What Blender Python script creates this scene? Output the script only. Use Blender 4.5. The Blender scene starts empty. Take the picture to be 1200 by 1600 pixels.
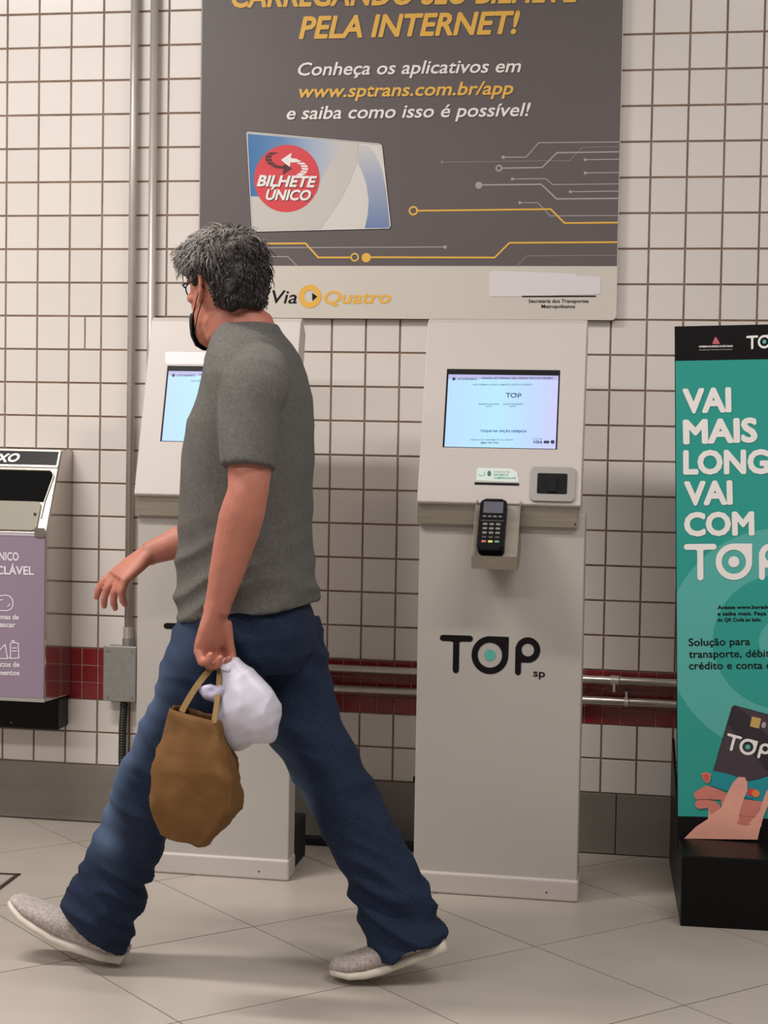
import bpy, bmesh, math, random
from mathutils import Vector, Matrix, noise, geometry
random.seed(7)
PI = math.pi
D = bpy.data
S = bpy.context.scene
COL = S.collection

# ---------------------------------------------------------------- camera
CAM = Vector((1.9633, -5.0794, 1.2710))
FWD = Vector((-0.18618691, 0.98143035, -0.0461401)).normalized()
RGT = Vector((0.98221759, 0.18707943, 0.01580797)).normalized()
UPV = RGT.cross(FWD).normalized()
FPX, PPX, PPY = 2770.36, 515.45, 759.42          # focal length and principal point, frame taken as 1200 x 1600
cd = D.cameras.new('camera')
cam = D.objects.new('camera', cd); COL.objects.link(cam)
cam.matrix_world = Matrix(((RGT.x, UPV.x, -FWD.x, CAM.x), (RGT.y, UPV.y, -FWD.y, CAM.y), (RGT.z, UPV.z, -FWD.z, CAM.z), (0, 0, 0, 1)))
cd.sensor_fit = 'VERTICAL'; cd.sensor_height = 24.0; cd.sensor_width = 18.0
cd.lens = FPX / 1600 * 24.0
cd.shift_x = (600 - PPX) / 1600; cd.shift_y = -(800 - PPY) / 1600
cd.clip_start = 0.05
S.camera = cam

# ---------------------------------------------------------------- light and exposure
S.view_settings.view_transform = 'Standard'; S.view_settings.look = 'None'
S.view_settings.gamma = 1.0; S.view_settings.use_curve_mapping = False
S.view_settings.exposure = 0.50
w = D.worlds.new('world'); S.world = w; w.use_nodes = True
w.node_tree.nodes['Background'].inputs[0].default_value = (1.0, 0.97, 0.95, 1)
w.node_tree.nodes['Background'].inputs[1].default_value = 0.18
def area(name, loc, sx, sy, watts, col, aim=None):
    l = D.lights.new(name, 'AREA'); l.shape = 'RECTANGLE'; l.size = sx; l.size_y = sy; l.energy = watts; l.color = col
    o = D.objects.new(name, l); o.location = loc; COL.objects.link(o)
    if aim: o.rotation_euler = (Vector(aim) - Vector(loc)).to_track_quat('-Z', 'Y').to_euler()
    return o
WARM = (1.0, 0.955, 0.915)
area('ceiling_tube_row', (-0.3, -1.75, 3.05), 1.2, 0.2, 50, WARM)
area('ceiling_tube_row.001', (2.7, -2.2, 3.1), 1.6, 0.2, 30, WARM)
area('ceiling_tube_row.002', (-0.4, -3.7, 3.0), 3.2, 0.3, 52, WARM)

# ---------------------------------------------------------------- helpers
def ray(px, py):
    return FWD + RGT * ((px - PPX) / FPX) - UPV * ((py - PPY) / FPX)
def at(px, py, y):                                # point seen at a pixel, at the depth y it stands at
    d = ray(px, py); return CAM + d * ((y - CAM.y) / d.y)

def mat(name, col, rough=0.6, metal=0.0, var=0.0, vscale=8.0, bump=0.0, bscale=60.0, emit=0.0, col2=None, spec=0.5, objvar=0.0, coat=0.0, stretch=None, bdist=0.002):
    m = D.materials.new(name); m.use_nodes = True
    nt = m.node_tree; b = nt.nodes['Principled BSDF']
    c = (*col, 1)
    b.inputs['Base Color'].default_value = c; b.inputs['Roughness'].default_value = rough
    b.inputs['Metallic'].default_value = metal; b.inputs['Specular IOR Level'].default_value = spec
    b.inputs['Coat Weight'].default_value = coat
    tc = nt.nodes.new('ShaderNodeTexCoord'); src = tc.outputs['Object']
    if stretch:
        mp = nt.nodes.new('ShaderNodeMapping'); mp.inputs['Scale'].default_value = stretch
        nt.links.new(src, mp.inputs[0]); src = mp.outputs[0]
    if var > 0 or objvar > 0:
        n = nt.nodes.new('ShaderNodeTexNoise'); n.inputs['Scale'].default_value = vscale; n.inputs['Detail'].default_value = 6
        nt.links.new(src, n.inputs['Vector'])
        r = nt.nodes.new('ShaderNodeValToRGB')
        r.color_ramp.elements[0].position = 0.3; r.color_ramp.elements[1].position = 0.7
        c2 = col2 if col2 else tuple(min(1, v * (1 + var)) for v in col)
        c1 = col if col2 else tuple(v * (1 - var) for v in col)
        r.color_ramp.elements[0].color = (*c1, 1); r.color_ramp.elements[1].color = (*c2, 1)
        nt.links.new(n.outputs['Fac'], r.inputs[0]); out = r.outputs[0]
        if objvar > 0:
            oi = nt.nodes.new('ShaderNodeObjectInfo'); mr = nt.nodes.new('ShaderNodeMapRange')
            mr.inputs[3].default_value = 1 - objvar; mr.inputs[4].default_value = 1 + objvar
            nt.links.new(oi.outputs['Random'], mr.inputs[0])
            hs = nt.nodes.new('ShaderNodeHueSaturation'); nt.links.new(mr.outputs[0], hs.inputs['Value'])
            nt.links.new(out, hs.inputs['Color']); out = hs.outputs[0]
        nt.links.new(out, b.inputs['Base Color'])
    if bump > 0:
        n2 = nt.nodes.new('ShaderNodeTexNoise'); n2.inputs['Scale'].default_value = bscale; n2.inputs['Detail'].default_value = 4
        nt.links.new(src, n2.inputs['Vector'])
        bp = nt.nodes.new('ShaderNodeBump'); bp.inputs['Strength'].default_value = bump; bp.inputs['Distance'].default_value = bdist
        nt.links.new(n2.outputs['Fac'], bp.inputs['Height']); nt.links.new(bp.outputs[0], b.inputs['Normal'])
    if emit > 0:
        b.inputs['Emission Color'].default_value = c; b.inputs['Emission Strength'].default_value = emit
        if emit >= 0.5: b.inputs['Base Color'].default_value = (0.02, 0.02, 0.02, 1)
    return m
def sr(r, g, b):                                  # sRGB bytes to linear
    f = lambda v: (v / 255 / 12.92) if v / 255 <= 0.04045 else ((v / 255 + 0.055) / 1.055) ** 2.4
    return (f(r), f(g), f(b))

def link(name, me, m=None, parent=None, kind=None, smooth=False):
    o = D.objects.new(name, me); COL.objects.link(o)
    if m: me.materials.clear(); me.materials.append(m)
    if smooth:
        for p in me.polygons: p.use_smooth = True
    if parent:
        o.parent = parent
        o.matrix_parent_inverse = Matrix()
        o.location = -BASE[parent.name] if parent.name in BASE else (0, 0, 0)
    if kind: o['kind'] = kind
    return o
BASE = {}                                         # world base of each Empty; parts are modelled in world space and shifted by it
def empty(name, loc, label, cat, group=None):
    o = D.objects.new(name, None); COL.objects.link(o); o.location = loc; o.empty_display_size = 0.05
    BASE[o.name] = Vector(loc); o['label'] = label; o['category'] = cat
    if group: o['group'] = group
    return o
def bm_obj(name, bm, m, parent=None, kind=None, smooth=False):
    me = D.meshes.new(name); bmesh.ops.recalc_face_normals(bm, faces=bm.faces); bm.to_mesh(me); bm.free()
    return link(name, me, m, parent, kind, smooth)
def sub(name, bm, m, parent, smooth=False):       # child of a part whose own origin already carries the shift
    me = D.meshes.new(name); bmesh.ops.recalc_face_normals(bm, faces=bm.faces); bm.to_mesh(me); bm.free()
    o = D.objects.new(name, me); COL.objects.link(o); me.materials.append(m); o.parent = parent
    if smooth:
        for p in me.polygons: p.use_smooth = True
    return o
def box(bm, lo, hi, bev=0.0, seg=2):
    r = bmesh.ops.create_cube(bm, size=1.0)
    lo = Vector(lo); hi = Vector(hi)
    for v in r['verts']:
        v.co = Vector(((lo[i] + hi[i]) / 2 + v.co[i] * (hi[i] - lo[i]) for i in range(3)))
    if bev > 0:
        es = list({e for v in r['verts'] for e in v.link_edges})
        bmesh.ops.bevel(bm, geom=es, offset=bev, segments=seg, affect='EDGES', profile=0.5)
    return bm
def B(lo, hi, bev=0.0, seg=2): return box(bmesh.new(), lo, hi, bev, seg)
def tube(bm, pts, r, n=14, cap=True):
    pts = [Vector(p) for p in pts]; rings = []
    for i, p in enumerate(pts):
        t = (pts[min(i + 1, len(pts) - 1)] - pts[max(i - 1, 0)]).normalized()
        a = t.orthogonal().normalized() if i == 0 else (a - t * a.dot(t)).normalized()
        b = t.cross(a); rr = r[i] if isinstance(r, (list, tuple)) else r
        rings.append([bm.verts.new(p + (a * math.cos(2 * PI * k / n) + b * math.sin(2 * PI * k / n)) * rr) for k in range(n)])
    for i in range(len(rings) - 1):
        for k in range(n):
            bm.faces.new((rings[i][k], rings[i][(k + 1) % n], rings[i + 1][(k + 1) % n], rings[i + 1][k]))
    if cap: bm.faces.new(rings[0]); bm.faces.new(rings[-1])
    return bm
def prism(poly_yz, x0, x1, bm=None):              # profile in (y, z) pushed along x
    bm = bm or bmesh.new()
    a = [bm.verts.new((x0, y, z)) for y, z in poly_yz]; b = [bm.verts.new((x1, y, z)) for y, z in poly_yz]
    n = len(a); bm.faces.new(a); bm.faces.new(b)
    for i in range(n): bm.faces.new((a[i], a[(i + 1) % n], b[(i + 1) % n], b[i]))
    return bm

class Plane:                                      # a printed face: origin, unit axes u and v, outward normal n
    def __init__(s, o, u, v):
        s.o = Vector(o); s.u = Vector(u).normalized(); s.v = Vector(v).normalized(); s.n = s.u.cross(s.v).normalized()
    def uv(s, px, py):
        d = ray(px, py); t = (s.o - CAM).dot(s.n) / d.dot(s.n); q = CAM + d * t - s.o
        return (q.dot(s.u), q.dot(s.v))
    def p(s, uv, h=0.0): return s.o + s.u * uv[0] + s.v * uv[1] + s.n * h
LAYER = 0.00035
def flat(name, plane, polys, m, parent, layer=1, is_sub=True):   # flat print: polygons given in (u, v)
    bm = bmesh.new()
    for pi_, poly in enumerate(polys):
        vs = [bm.verts.new(plane.p(q, LAYER * layer + 6e-6 * (pi_ % 40))) for q in poly]
        tri = geometry.tessellate_polygon([[Vector((q[0], q[1], 0)) for q in poly]])
        for t in tri:
            try: bm.faces.new([vs[i] for i in t])
            except ValueError: pass
    for f in bm.faces:
        f.normal_update()
        if f.normal.dot(plane.n) < 0: f.normal_flip()
    me = D.meshes.new(name); bm.to_mesh(me); bm.free(); me.materials.append(m)
    o = D.objects.new(name, me); COL.objects.link(o); o.parent = parent
    if parent is not None and parent.type == 'EMPTY' and parent.name in BASE: o.location = -BASE[parent.name]
    return o
def stroke(pts, wd, close=False):                 # thick polyline as quads plus round joints, in uv
    out = []; n = len(pts)
    for i in range(n if close else n - 1):
        a = Vector(pts[i]); b = Vector(pts[(i + 1) % n]); d = b - a
        if d.length < 1e-9: continue
        d.normalize(); q = Vector((-d.y, d.x)) * wd / 2
        out.append([tuple(a + q), tuple(b + q), tuple(b - q), tuple(a - q)])
    for p in pts: out.append(circle(p, wd / 2, n=10))
    return out
def circle(c, r, r2=None, n=40, a0=0.0, a1=2 * PI):
    r2 = r2 or r
    m = n if abs(a1 - a0 - 2 * PI) < 1e-6 else n + 1
    return [(c[0] + r * math.cos(a0 + (a1 - a0) * i / n), c[1] + r2 * math.sin(a0 + (a1 - a0) * i / n)) for i in range(m)]
def ringpoly(c, ro, ri, n=40):
    out = []
    for i in range(n):
        a, b = 2 * PI * i / n, 2 * PI * (i + 1) / n
        out.append([(c[0] + r * math.cos(t), c[1] + r * math.sin(t)) for r, t in ((ri, a), (ro, a), (ro, b), (ri, b))])
    return out

_caps = {}
def text_mesh(body, bold, shear):
    c = D.curves.new('lettering', 'FONT'); c.body = body; c.size = 1.0; c.offset = bold; c.shear = shear; c.resolution_u = 3
    o = D.objects.new('tmp', c); COL.objects.link(o)
    dg = bpy.context.evaluated_depsgraph_get(); dg.update()
    me = D.meshes.new_from_object(o.evaluated_get(dg)); D.objects.remove(o); D.curves.remove(c)
    return me
def text(plane, body, L, R, cap, m, parent, bold=0.0, shear=0.0, layer=2, ref='H', name='lettering'):
    """L, R: pixels of the two ends of the baseline; cap: height in pixels of the capital letters."""
    key = (bold, ref)
    if key not in _caps:
        h = text_mesh(ref, 0 if bold >= .028 else bold, 0); _caps[key] = max(v.co.y for v in h.vertices) + (bold * .8 if bold >= .028 else 0); D.meshes.remove(h)
    fat = bold >= .028
    me = text_mesh(body, 0.0 if fat else bold, shear)
    if fat:                                       # heavy weight: stacked shifted strikes of each letter
        b_ = bmesh.new(); b_.from_mesh(me); D.meshes.remove(me); r_ = bold * .8; src = b_.verts[:] + b_.edges[:] + b_.faces[:]; k_ = 0
        for dx_, dy_ in [(r_ * math.cos(PI * t_ / 6), r_ * math.sin(PI * t_ / 6)) for t_ in range(12)]:
            k_ += 1; dup = bmesh.ops.duplicate(b_, geom=src)
            for v in dup['geom']:
                if isinstance(v, bmesh.types.BMVert): v.co.x += dx_; v.co.y += dy_; v.co.z += k_
        me = D.meshes.new('lettering'); b_.to_mesh(me); b_.free()
    x0 = min(v.co.x for v in me.vertices); x1 = max(v.co.x for v in me.vertices)
    a = Vector(plane.uv(*L)); b = Vector(plane.uv(*R)); t = Vector(plane.uv(L[0], L[1] - cap))
    ex = (b - a) / (x1 - x0); ey = Vector((-ex.y, ex.x)).normalized() * ((t - a).length / _caps[key])
    for v in me.vertices:
        q = a + ex * (v.co.x - x0) + ey * v.co.y
        v.co = plane.p(q, LAYER * layer + v.co.z * 7e-6)
    me.materials.clear(); me.materials.append(m); me.update()
    o = D.objects.new(name, me); COL.objects.link(o); o.parent = parent
    if parent.type == 'EMPTY' and parent.name in BASE: o.location = -BASE[parent.name]
    return o
def copy_tree(o, parent=None):
    c = o.copy(); COL.objects.link(c)
    if parent: c.parent = parent
    for ch in list(o.children): copy_tree(ch, c)
    return c

def top_logo(plane, TL, TR, BL, dark, parent, dot=None, layer=2):
    """round-ended T, ring O with a square corner, P; TL/TR/BL are pixels of its box"""
    a = Vector(plane.uv(*TL)); ex = (Vector(plane.uv(*TR)) - a) / 950; ey = (Vector(plane.uv(*BL)) - a) / 344
    T = lambda poly: [[tuple(a + ex * q[0] + ey * q[1]) for q in pl] for pl in poly]
    k = []
    k += stroke([(27, 28), (283, 28)], 56) + stroke([(155, 28), (155, 318)], 58)
    k += [[(95, 50), (215, 50), (184, 66), (180, 95), (130, 95), (126, 66)]]
    k += ringpoly((472, 172), 172, 114)
    arc = [(472 + 172 * math.cos(t), 172 + 172 * math.sin(t)) for t in [(-PI / 2) + PI / 2 * i / 10 for i in range(11)]]
    k += [[(472, 0), (646, 2), (644, 172)] + list(reversed(arc))[1:-1]]
    k += [[(540, 60), (560, 4), (644, 4), (644, 100), (575, 110)]]
    k += stroke([(736, 115), (736, 318)], 56) + ringpoly((824, 115), 115, 58)
    k += [[(708, 90), (764, 90), (764, 230), (708, 230)]]
    k += [[(736, 172), (824, 172), (824, 230), (736, 230)]]
    o = flat('logo_letters', plane, T(k), dark, parent, layer)
    if dot: flat('logo_dot', plane, T([circle((472, 172), 52)]), dot, parent, layer)
    return o

# ---------------------------------------------------------------- materials
M = {}
M['tile'] = mat('white_glazed_tile', sr(222, 213, 206), 0.24, var=0.02, vscale=5, objvar=0.025, bump=0.05, bscale=14, spec=0.5)
M['red'] = mat('red_glazed_tile', sr(128, 16, 24), 0.25, var=0.10, vscale=9, objvar=0.10)
M['grout'] = mat('brown_grout', sr(138, 116, 98), 0.95, var=0.25, vscale=14, bump=0.4)
M['redgrout'] = mat('pale_grout', sr(190, 150, 140), 0.9, var=0.1, vscale=14)
M['floor'] = mat('grey_porcelain_tile', sr(176, 166, 155), 0.36, var=0.045, vscale=5, objvar=0.02, bump=0.06, bscale=90)
M['floorj'] = mat('dark_floor_joint', sr(52, 42, 36), 0.95, var=0.2, vscale=20)
M['base'] = mat('brushed_grey_baseboard', sr(134, 126, 117), 0.45, metal=0.2, var=0.10, vscale=3, stretch=(1, 1, 5), bump=0.05)
M['paintpipe'] = mat('grey_painted_conduit', sr(186, 178, 168), 0.38, metal=0.35, var=0.06, vscale=12, stretch=(3, 3, 1))
M['galv'] = mat('galvanised_pipe', sr(190, 182, 174), 0.30, metal=0.7, var=0.10, vscale=12, stretch=(3, 3, 1))
M['jbox'] = mat('cast_grey_box', sr(150, 148, 144), 0.5, metal=0.5, var=0.08, vscale=90, bump=0.2, bscale=200)
M['black'] = mat('black_plastic', sr(11, 10, 11), 0.4, var=0.1, vscale=8, spec=0.18)
M['blackmatt'] = mat('black_matt', sr(11, 10, 10), 0.75, var=0.15, vscale=30)
M['hose'] = mat('black_corrugated_hose', sr(35, 32, 30), 0.6)
M['poster'] = mat('poster_charcoal', sr(98, 89, 88), 0.45, var=0.03, vscale=3, spec=0.4)
M['postw'] = mat('poster_cream', sr(210, 202, 190), 0.45, var=0.02, vscale=4, spec=0.4)
M['gold'] = mat('print_gold', sr(232, 178, 72), 0.5)
M['white'] = mat('print_white', sr(236, 230, 226), 0.5)
M['ink'] = mat('print_black', sr(17, 11, 14), 0.5, spec=0.2)
M['grayline'] = mat('print_grey_line', sr(165, 158, 157), 0.5)
M['grayline2'] = mat('print_dim_line', sr(132, 124, 123), 0.5)
M['shadowprint'] = mat('print_letter_outline', sr(70, 60, 58), 0.5)
M['blank'] = mat('redaction_white', sr(224, 216, 218), 0.5)  # pale fill for the blurred-out patches
M['cardw'] = mat('card_offwhite', sr(214, 209, 203), 0.4)
M['cardg'] = mat('card_warm_grey', sr(200, 194, 186), 0.4)
M['redlogo'] = mat('print_red', sr(214, 62, 70), 0.5)
M['darkred'] = mat('print_dark_red', sr(84, 24, 28), 0.5)
M['kiosk'] = mat('kiosk_paint', sr(192, 182, 176), 0.42, var=0.02, vscale=3, bump=0.05, bscale=250)
M['kiosk_shaded'] = mat('kiosk_paint_shaded', sr(178, 171, 164), 0.48, var=0.02, vscale=3, bump=0.06, bscale=250)  # same kiosk paint, darkened for the weaker light on the cabinet
M['steel'] = mat('brushed_steel', sr(168, 158, 142), 0.38, metal=0.8, var=0.08, vscale=10, stretch=(1, 1, 12), bump=0.08)
M['steel2'] = mat('polished_steel', sr(160, 150, 138), 0.34, metal=0.85, var=0.08, stretch=(1, 1, 8))
M['teal'] = mat('print_teal', sr(40, 152, 140), 0.4, var=0.03, vscale=4)
M['teal2'] = mat('print_light_teal', sr(84, 170, 162), 0.4)
M['teal3'] = mat('print_cyan', sr(22, 140, 150), 0.4)
M['tealdot'] = mat('print_mint', sr(85, 175, 160), 0.5)
M['skinp'] = mat('print_skin', sr(232, 164, 144), 0.5, var=0.08, vscale=14)
M['skinp2'] = mat('print_skin_shade', sr(206, 122, 108), 0.5, var=0.08, vscale=20)
M['skinp3'] = mat('print_nail_pink', sr(224, 160, 146), 0.5)
M['skinp4'] = mat('print_nail_red', sr(206, 84, 66), 0.5)
M['cardk'] = mat('print_card_dark', sr(44, 36, 44), 0.45, var=0.12, vscale=12)
M['cardk2'] = mat('print_card_plum', sr(66, 54, 62), 0.45)
M['orange'] = mat('print_orange', sr(228, 130, 70), 0.5)
M['lilac'] = mat('lilac_vinyl', sr(142, 124, 142), 0.45, var=0.03, vscale=5)
M['lilacw'] = mat('print_lilac_white', sr(226, 218, 224), 0.5)
M['galvbin'] = mat('worn_grey_steel', sr(172, 166, 158), 0.4, metal=0.35, var=0.07, vscale=6)
M['binside'] = mat('bin_side_steel', sr(190, 180, 172), 0.12, metal=0.9, var=0.03)
M['olive'] = mat('grey_green_flap', sr(126, 120, 106), 0.5, metal=0.2, var=0.05)
M['skin'] = mat('skin', sr(180, 113, 94), 0.55, var=0.07, vscale=16, bump=0.15, bscale=120)
D.materials['skin'].node_tree.nodes['Principled BSDF'].inputs['Subsurface Weight'].default_value = 0.12
D.materials['skin'].node_tree.nodes['Principled BSDF'].inputs['Subsurface Radius'].default_value = (0.012, 0.005, 0.003)
M['shirt'] = mat('grey_marl_knit', sr(98, 95, 91), 0.95, var=0.16, vscale=160, bump=0.35, bscale=420, spec=0.15)
M['kraft'] = mat('kraft_paper', sr(114, 80, 46), 0.8, var=0.12, vscale=9, bump=0.4, bscale=26, spec=0.2, bdist=0.004)
M['kraftd'] = mat('kraft_paper_strap', sr(138, 108, 62), 0.8, var=0.1, vscale=20)
M['plastic'] = mat('white_plastic_film', sr(200, 196, 208), 0.38, var=0.06, vscale=14, bump=0.25, bscale=30)
D.materials['white_plastic_film'].node_tree.nodes['Principled BSDF'].inputs['Subsurface Weight'].default_value = 0.2
M['knit'] = mat('pale_grey_knit_upper', sr(176, 164, 158), 0.9, var=0.30, vscale=170, bump=0.5, bscale=200)
M['sole'] = mat('offwhite_foam_sole', sr(214, 204, 190), 0.6, var=0.06, vscale=30)
M['mask'] = mat('black_cloth', sr(16, 14, 16), 0.85)
M['gold_metal'] = mat('gold', sr(226, 190, 120), 0.25, metal=1.0)
M['eye'] = mat('eye_white', sr(226, 220, 214), 0.2)
M['belt'] = mat('dark_leather', sr(40, 30, 26), 0.5)
def jeans_mat():
    m = mat('blue_denim', sr(33, 43, 64), 0.85, var=0.3, vscale=260, bump=0.3, bscale=500, spec=0.2)
    nt = m.node_tree; b = nt.nodes['Principled BSDF']
    src = b.inputs['Base Color'].links[0].from_socket
    tc = nt.nodes.new('ShaderNodeTexCoord'); n = nt.nodes.new('ShaderNodeTexNoise'); n.inputs['Scale'].default_value = 7; n.inputs['Detail'].default_value = 3
    nt.links.new(tc.outputs['Object'], n.inputs[0])
    a = nt.nodes.new('ShaderNodeAttribute'); a.attribute_name = 'fade'
    mx = nt.nodes.new('ShaderNodeMix'); mx.data_type = 'RGBA'
    ma = nt.nodes.new('ShaderNodeMath'); ma.operation = 'MULTIPLY'
    mr = nt.nodes.new('ShaderNodeMapRange'); mr.inputs[1].default_value = 0.35; mr.inputs[2].default_value = 0.65; mr.inputs[3].default_value = 0.55
    nt.links.new(n.outputs['Fac'], mr.inputs[0]); nt.links.new(mr.outputs[0], ma.inputs[0]); nt.links.new(a.outputs['Fac'], ma.inputs[1])
    nt.links.new(ma.outputs[0], mx.inputs[0]); nt.links.new(src, mx.inputs[6]); mx.inputs[7].default_value = (*sr(104, 124, 156), 1)
    nt.links.new(mx.outputs[2], b.inputs['Base Color'])
    return m
M['jeans'] = jeans_mat()
def hair_mat():
    m = mat('salt_and_pepper_hair', sr(40, 35, 35), 0.6, var=0.1, vscale=30, spec=0.3)
    nt = m.node_tree; b = nt.nodes['Principled BSDF']
    a = nt.nodes.new('ShaderNodeAttribute'); a.attribute_name = 'grey'
    mx = nt.nodes.new('ShaderNodeMix'); mx.data_type = 'RGBA'
    nt.links.new(a.outputs['Fac'], mx.inputs[0]); mx.inputs[6].default_value = (*sr(44, 38, 38), 1); mx.inputs[7].default_value = (*sr(172, 164, 158), 1)
    nt.links.new(mx.outputs[2], b.inputs['Base Color'])
    return m
M['hair'] = hair_mat()
def gradient_mat(name, axis, lo, hi, stops, rough=0.4, emit=0.0):   # printed gradient along an object axis
    m = D.materials.new(name); m.use_nodes = True; nt = m.node_tree; b = nt.nodes['Principled BSDF']; b.inputs['Roughness'].default_value = rough
    tc = nt.nodes.new('ShaderNodeTexCoord'); sp = nt.nodes.new('ShaderNodeSeparateXYZ'); mr = nt.nodes.new('ShaderNodeMapRange'); r = nt.nodes.new('ShaderNodeValToRGB')
    nt.links.new(tc.outputs['Object'], sp.inputs[0]); nt.links.new(sp.outputs[axis], mr.inputs[0])
    mr.inputs[1].default_value = lo; mr.inputs[2].default_value = hi; nt.links.new(mr.outputs[0], r.inputs[0])
    e = r.color_ramp.elements; e[0].position = stops[0][0]; e[0].color = (*stops[0][1], 1); e[1].position = stops[-1][0]; e[1].color = (*stops[-1][1], 1)
    for p, c in stops[1:-1]: x = e.new(p); x.color = (*c, 1)
    if emit > 0:
        b.inputs['Base Color'].default_value = (0.02, 0.02, 0.02, 1)
        nt.links.new(r.outputs[0], b.inputs['Emission Color']); b.inputs['Emission Strength'].default_value = emit
    else: nt.links.new(r.outputs[0], b.inputs['Base Color'])
    return m

# ================================================================= SETTING
RZ, Z0 = 0.09939, 1.5209                          # wall tile course height; joint below the poster
ZB, ZT = 0.3727, 0.1747                           # bottom of the red band, top of the baseboard
XL, XR, ZTOP = -2.4, 4.8, 3.3
bm = B((XL, -0.0035, 0), (XR, 0.25, ZTOP)); wall = bm_obj('wall_back', bm, M['grout'], kind='structure')
G = 0.0054
def tile_mesh(name, wd, ht, th=0.007, bev=0.0012, m=None):
    b_ = bmesh.new(); box(b_, (-wd / 2, -th, -ht / 2), (wd / 2, th, ht / 2))
    es = [e for e in b_.edges if all(v.co.y < 0 for v in e.verts)]
    bmesh.ops.bevel(b_, geom=es, offset=bev, segments=1, affect='EDGES')
    me = D.meshes.new(name); b_.to_mesh(me); b_.free(); me.materials.append(m); return me
white_me = tile_mesh('tile', 0.1 - G, RZ - G, m=M['tile'])
half_me = tile_mesh('tile', 0.05 - G * .75, RZ - G, m=M['tile'])
BH = (Z0 - 10 * RZ - ZB) / 3
red_me = tile_mesh('tile', 0.05 - 0.0028, BH - 0.0028, m=M['red'])
def hidden(x, z):                                 # behind the poster, the kiosks, the totem, the bin or outside the frame
    q = Vector((x, 0, z)) - CAM; d = q.dot(FWD); px = PPX + FPX * q.dot(RGT) / d; py = PPY - FPX * q.dot(UPV) / d
    if px < -25 or px > 1225 or py < -28 or py > 1600: return True
    for a, b_, c, e in ((330, -99, 945, 480), (670, 520, 885, 1300), (255, 530, 455, 1300), (1080, 540, 1300, 1400), (-50, 725, 55, 1125), (310, 560, 470, 960)):
        if a < px < b_ * 0 + c and b_ < py < e: return True
    return False
cells = []
for r in range(-17, 10):
    for c in range(-24, 48): cells.append((c * .1 + .05, Z0 - (r + .5) * RZ))
for r in range(2):
    for c in range(-24, 48): cells.append((c * .1 + .05, ZB - (r + .5) * RZ * 0.996))
rnd = random.Random(3)
mass = bmesh.new(); nvis = 0
vis = [c for c in cells if not hidden(*c)]
vis.sort(key=lambda c: (Vector((c[0], 0, c[1])) - CAM).length)
visset = set(vis[:300])
def jitter(o, s=0.0016):
    o.rotation_euler = (rnd.uniform(-s, s) * 2.2, 0, rnd.uniform(-s, s) * 2.2); o.location.y = rnd.uniform(-.0006, .0006)
for x, z in cells:
    cracked = abs(x - .25) < .01 and abs(z - (Z0 - .5 * RZ)) < .01
    if cracked:
        for sx in (-.025, .025):
            o = D.objects.new('tile', half_me); COL.objects.link(o); o.location = (x + sx, 0, z); o.parent = wall
        continue
    if (x, z) in visset:
        o = D.objects.new('tile', white_me); COL.objects.link(o); o.location = (x, 0, z); o.parent = wall; jitter(o)
    else:
        box(mass, (x - .05 + G / 2, -.007, z - RZ / 2 + G / 2), (x + .05 - G / 2, .006, z + RZ / 2 - G / 2))
o = bm_obj('tile_field', mass, M['tile']); o.parent = wall; o['kind'] = 'stuff'
mass = bmesh.new()
rg = bmesh.new(); box(rg, (XL, -.0045, ZB + .001), (XR, .005, Z0 - 10 * RZ - .001)); o = bm_obj('band_grout', rg, M['redgrout']); o.parent = wall
for r in range(3):
    for c in range(-48, 96):
        x, z = c * .05 + .025, ZB + (r + .5) * BH
        if not hidden(x, z):
            o = D.objects.new('tile', red_me); COL.objects.link(o); o.location = (x, 0, z); o.parent = wall; jitter(o, .003); o['label'] = 'small dark red glazed tile'
        else: box(mass, (x - .0236, -.007, z - BH / 2 + .0014), (x + .0236, .006, z + BH / 2 - .0014))
o = bm_obj('red_tile_field', mass, M['red']); o.parent = wall; o['kind'] = 'stuff'
# baseboard of long grey panels
bb = bm_obj('baseboard_back', B((XL, -.006, 0), (XR, -.0036, ZT - .002)), M['floorj'], kind='structure')
xs = [-2.4, -.6, 0.62, 1.846, 3.07, 4.8]
for a, b_ in zip(xs, xs[1:]):
    o = bm_obj('panel', B((a + .0012, -.0125, .003), (b_ - .0012, -.003, ZT - .001), .0012), M['base']); o.parent = bb

# floor
fl = bm_obj('floor', B((-3.2, -6.2, -0.15), (5.2, 0.02, -0.0035)), M['floorj'], kind='structure')
FS, FA, FX, FY = 0.482, 0.7803, 1.0036, -0.9314
ud = Vector((math.cos(FA), -math.sin(FA), 0)); vd = Vector((math.sin(FA), math.cos(FA), 0))
fme = None; mass = bmesh.new(); g = 0.0017
def ftile(bm_, c):
    for s_ in (1,):
        top = [c + ud * a * (FS / 2 - g) + vd * b_ * (FS / 2 - g) for a, b_ in ((-1, -1), (1, -1), (1, 1), (-1, 1))]
        vt = [bm_.verts.new(p) for p in top]; vb = [bm_.verts.new(p - Vector((0, 0, .008))) for p in top]
        bm_.faces.new(vt)
        for i in range(4): bm_.faces.new((vt[i], vb[i], vb[(i + 1) % 4], vt[(i + 1) % 4]))
t_ = bmesh.new(); ftile(t_, Vector((0, 0, 0))); fme = D.meshes.new('tile'); bmesh.ops.recalc_face_normals(t_, faces=t_.faces); t_.to_mesh(fme); t_.free(); fme.materials.append(M['floor'])
for i in range(-12, 13):
    for j in range(-12, 13):
        c = Vector((FX, FY, 0)) + ud * FS * (i + .5) + vd * FS * (j + .5)
        if c.y > FS * .71 or c.y < -5.8 or c.x < -2.9 or c.x > 4.9: continue
        if c.y > -3.4 and -1.2 < c.x < 3.4:
            o = D.objects.new('tile', fme); COL.objects.link(o); o.location = c; o.parent = fl
        else: ftile(mass, c)
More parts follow.
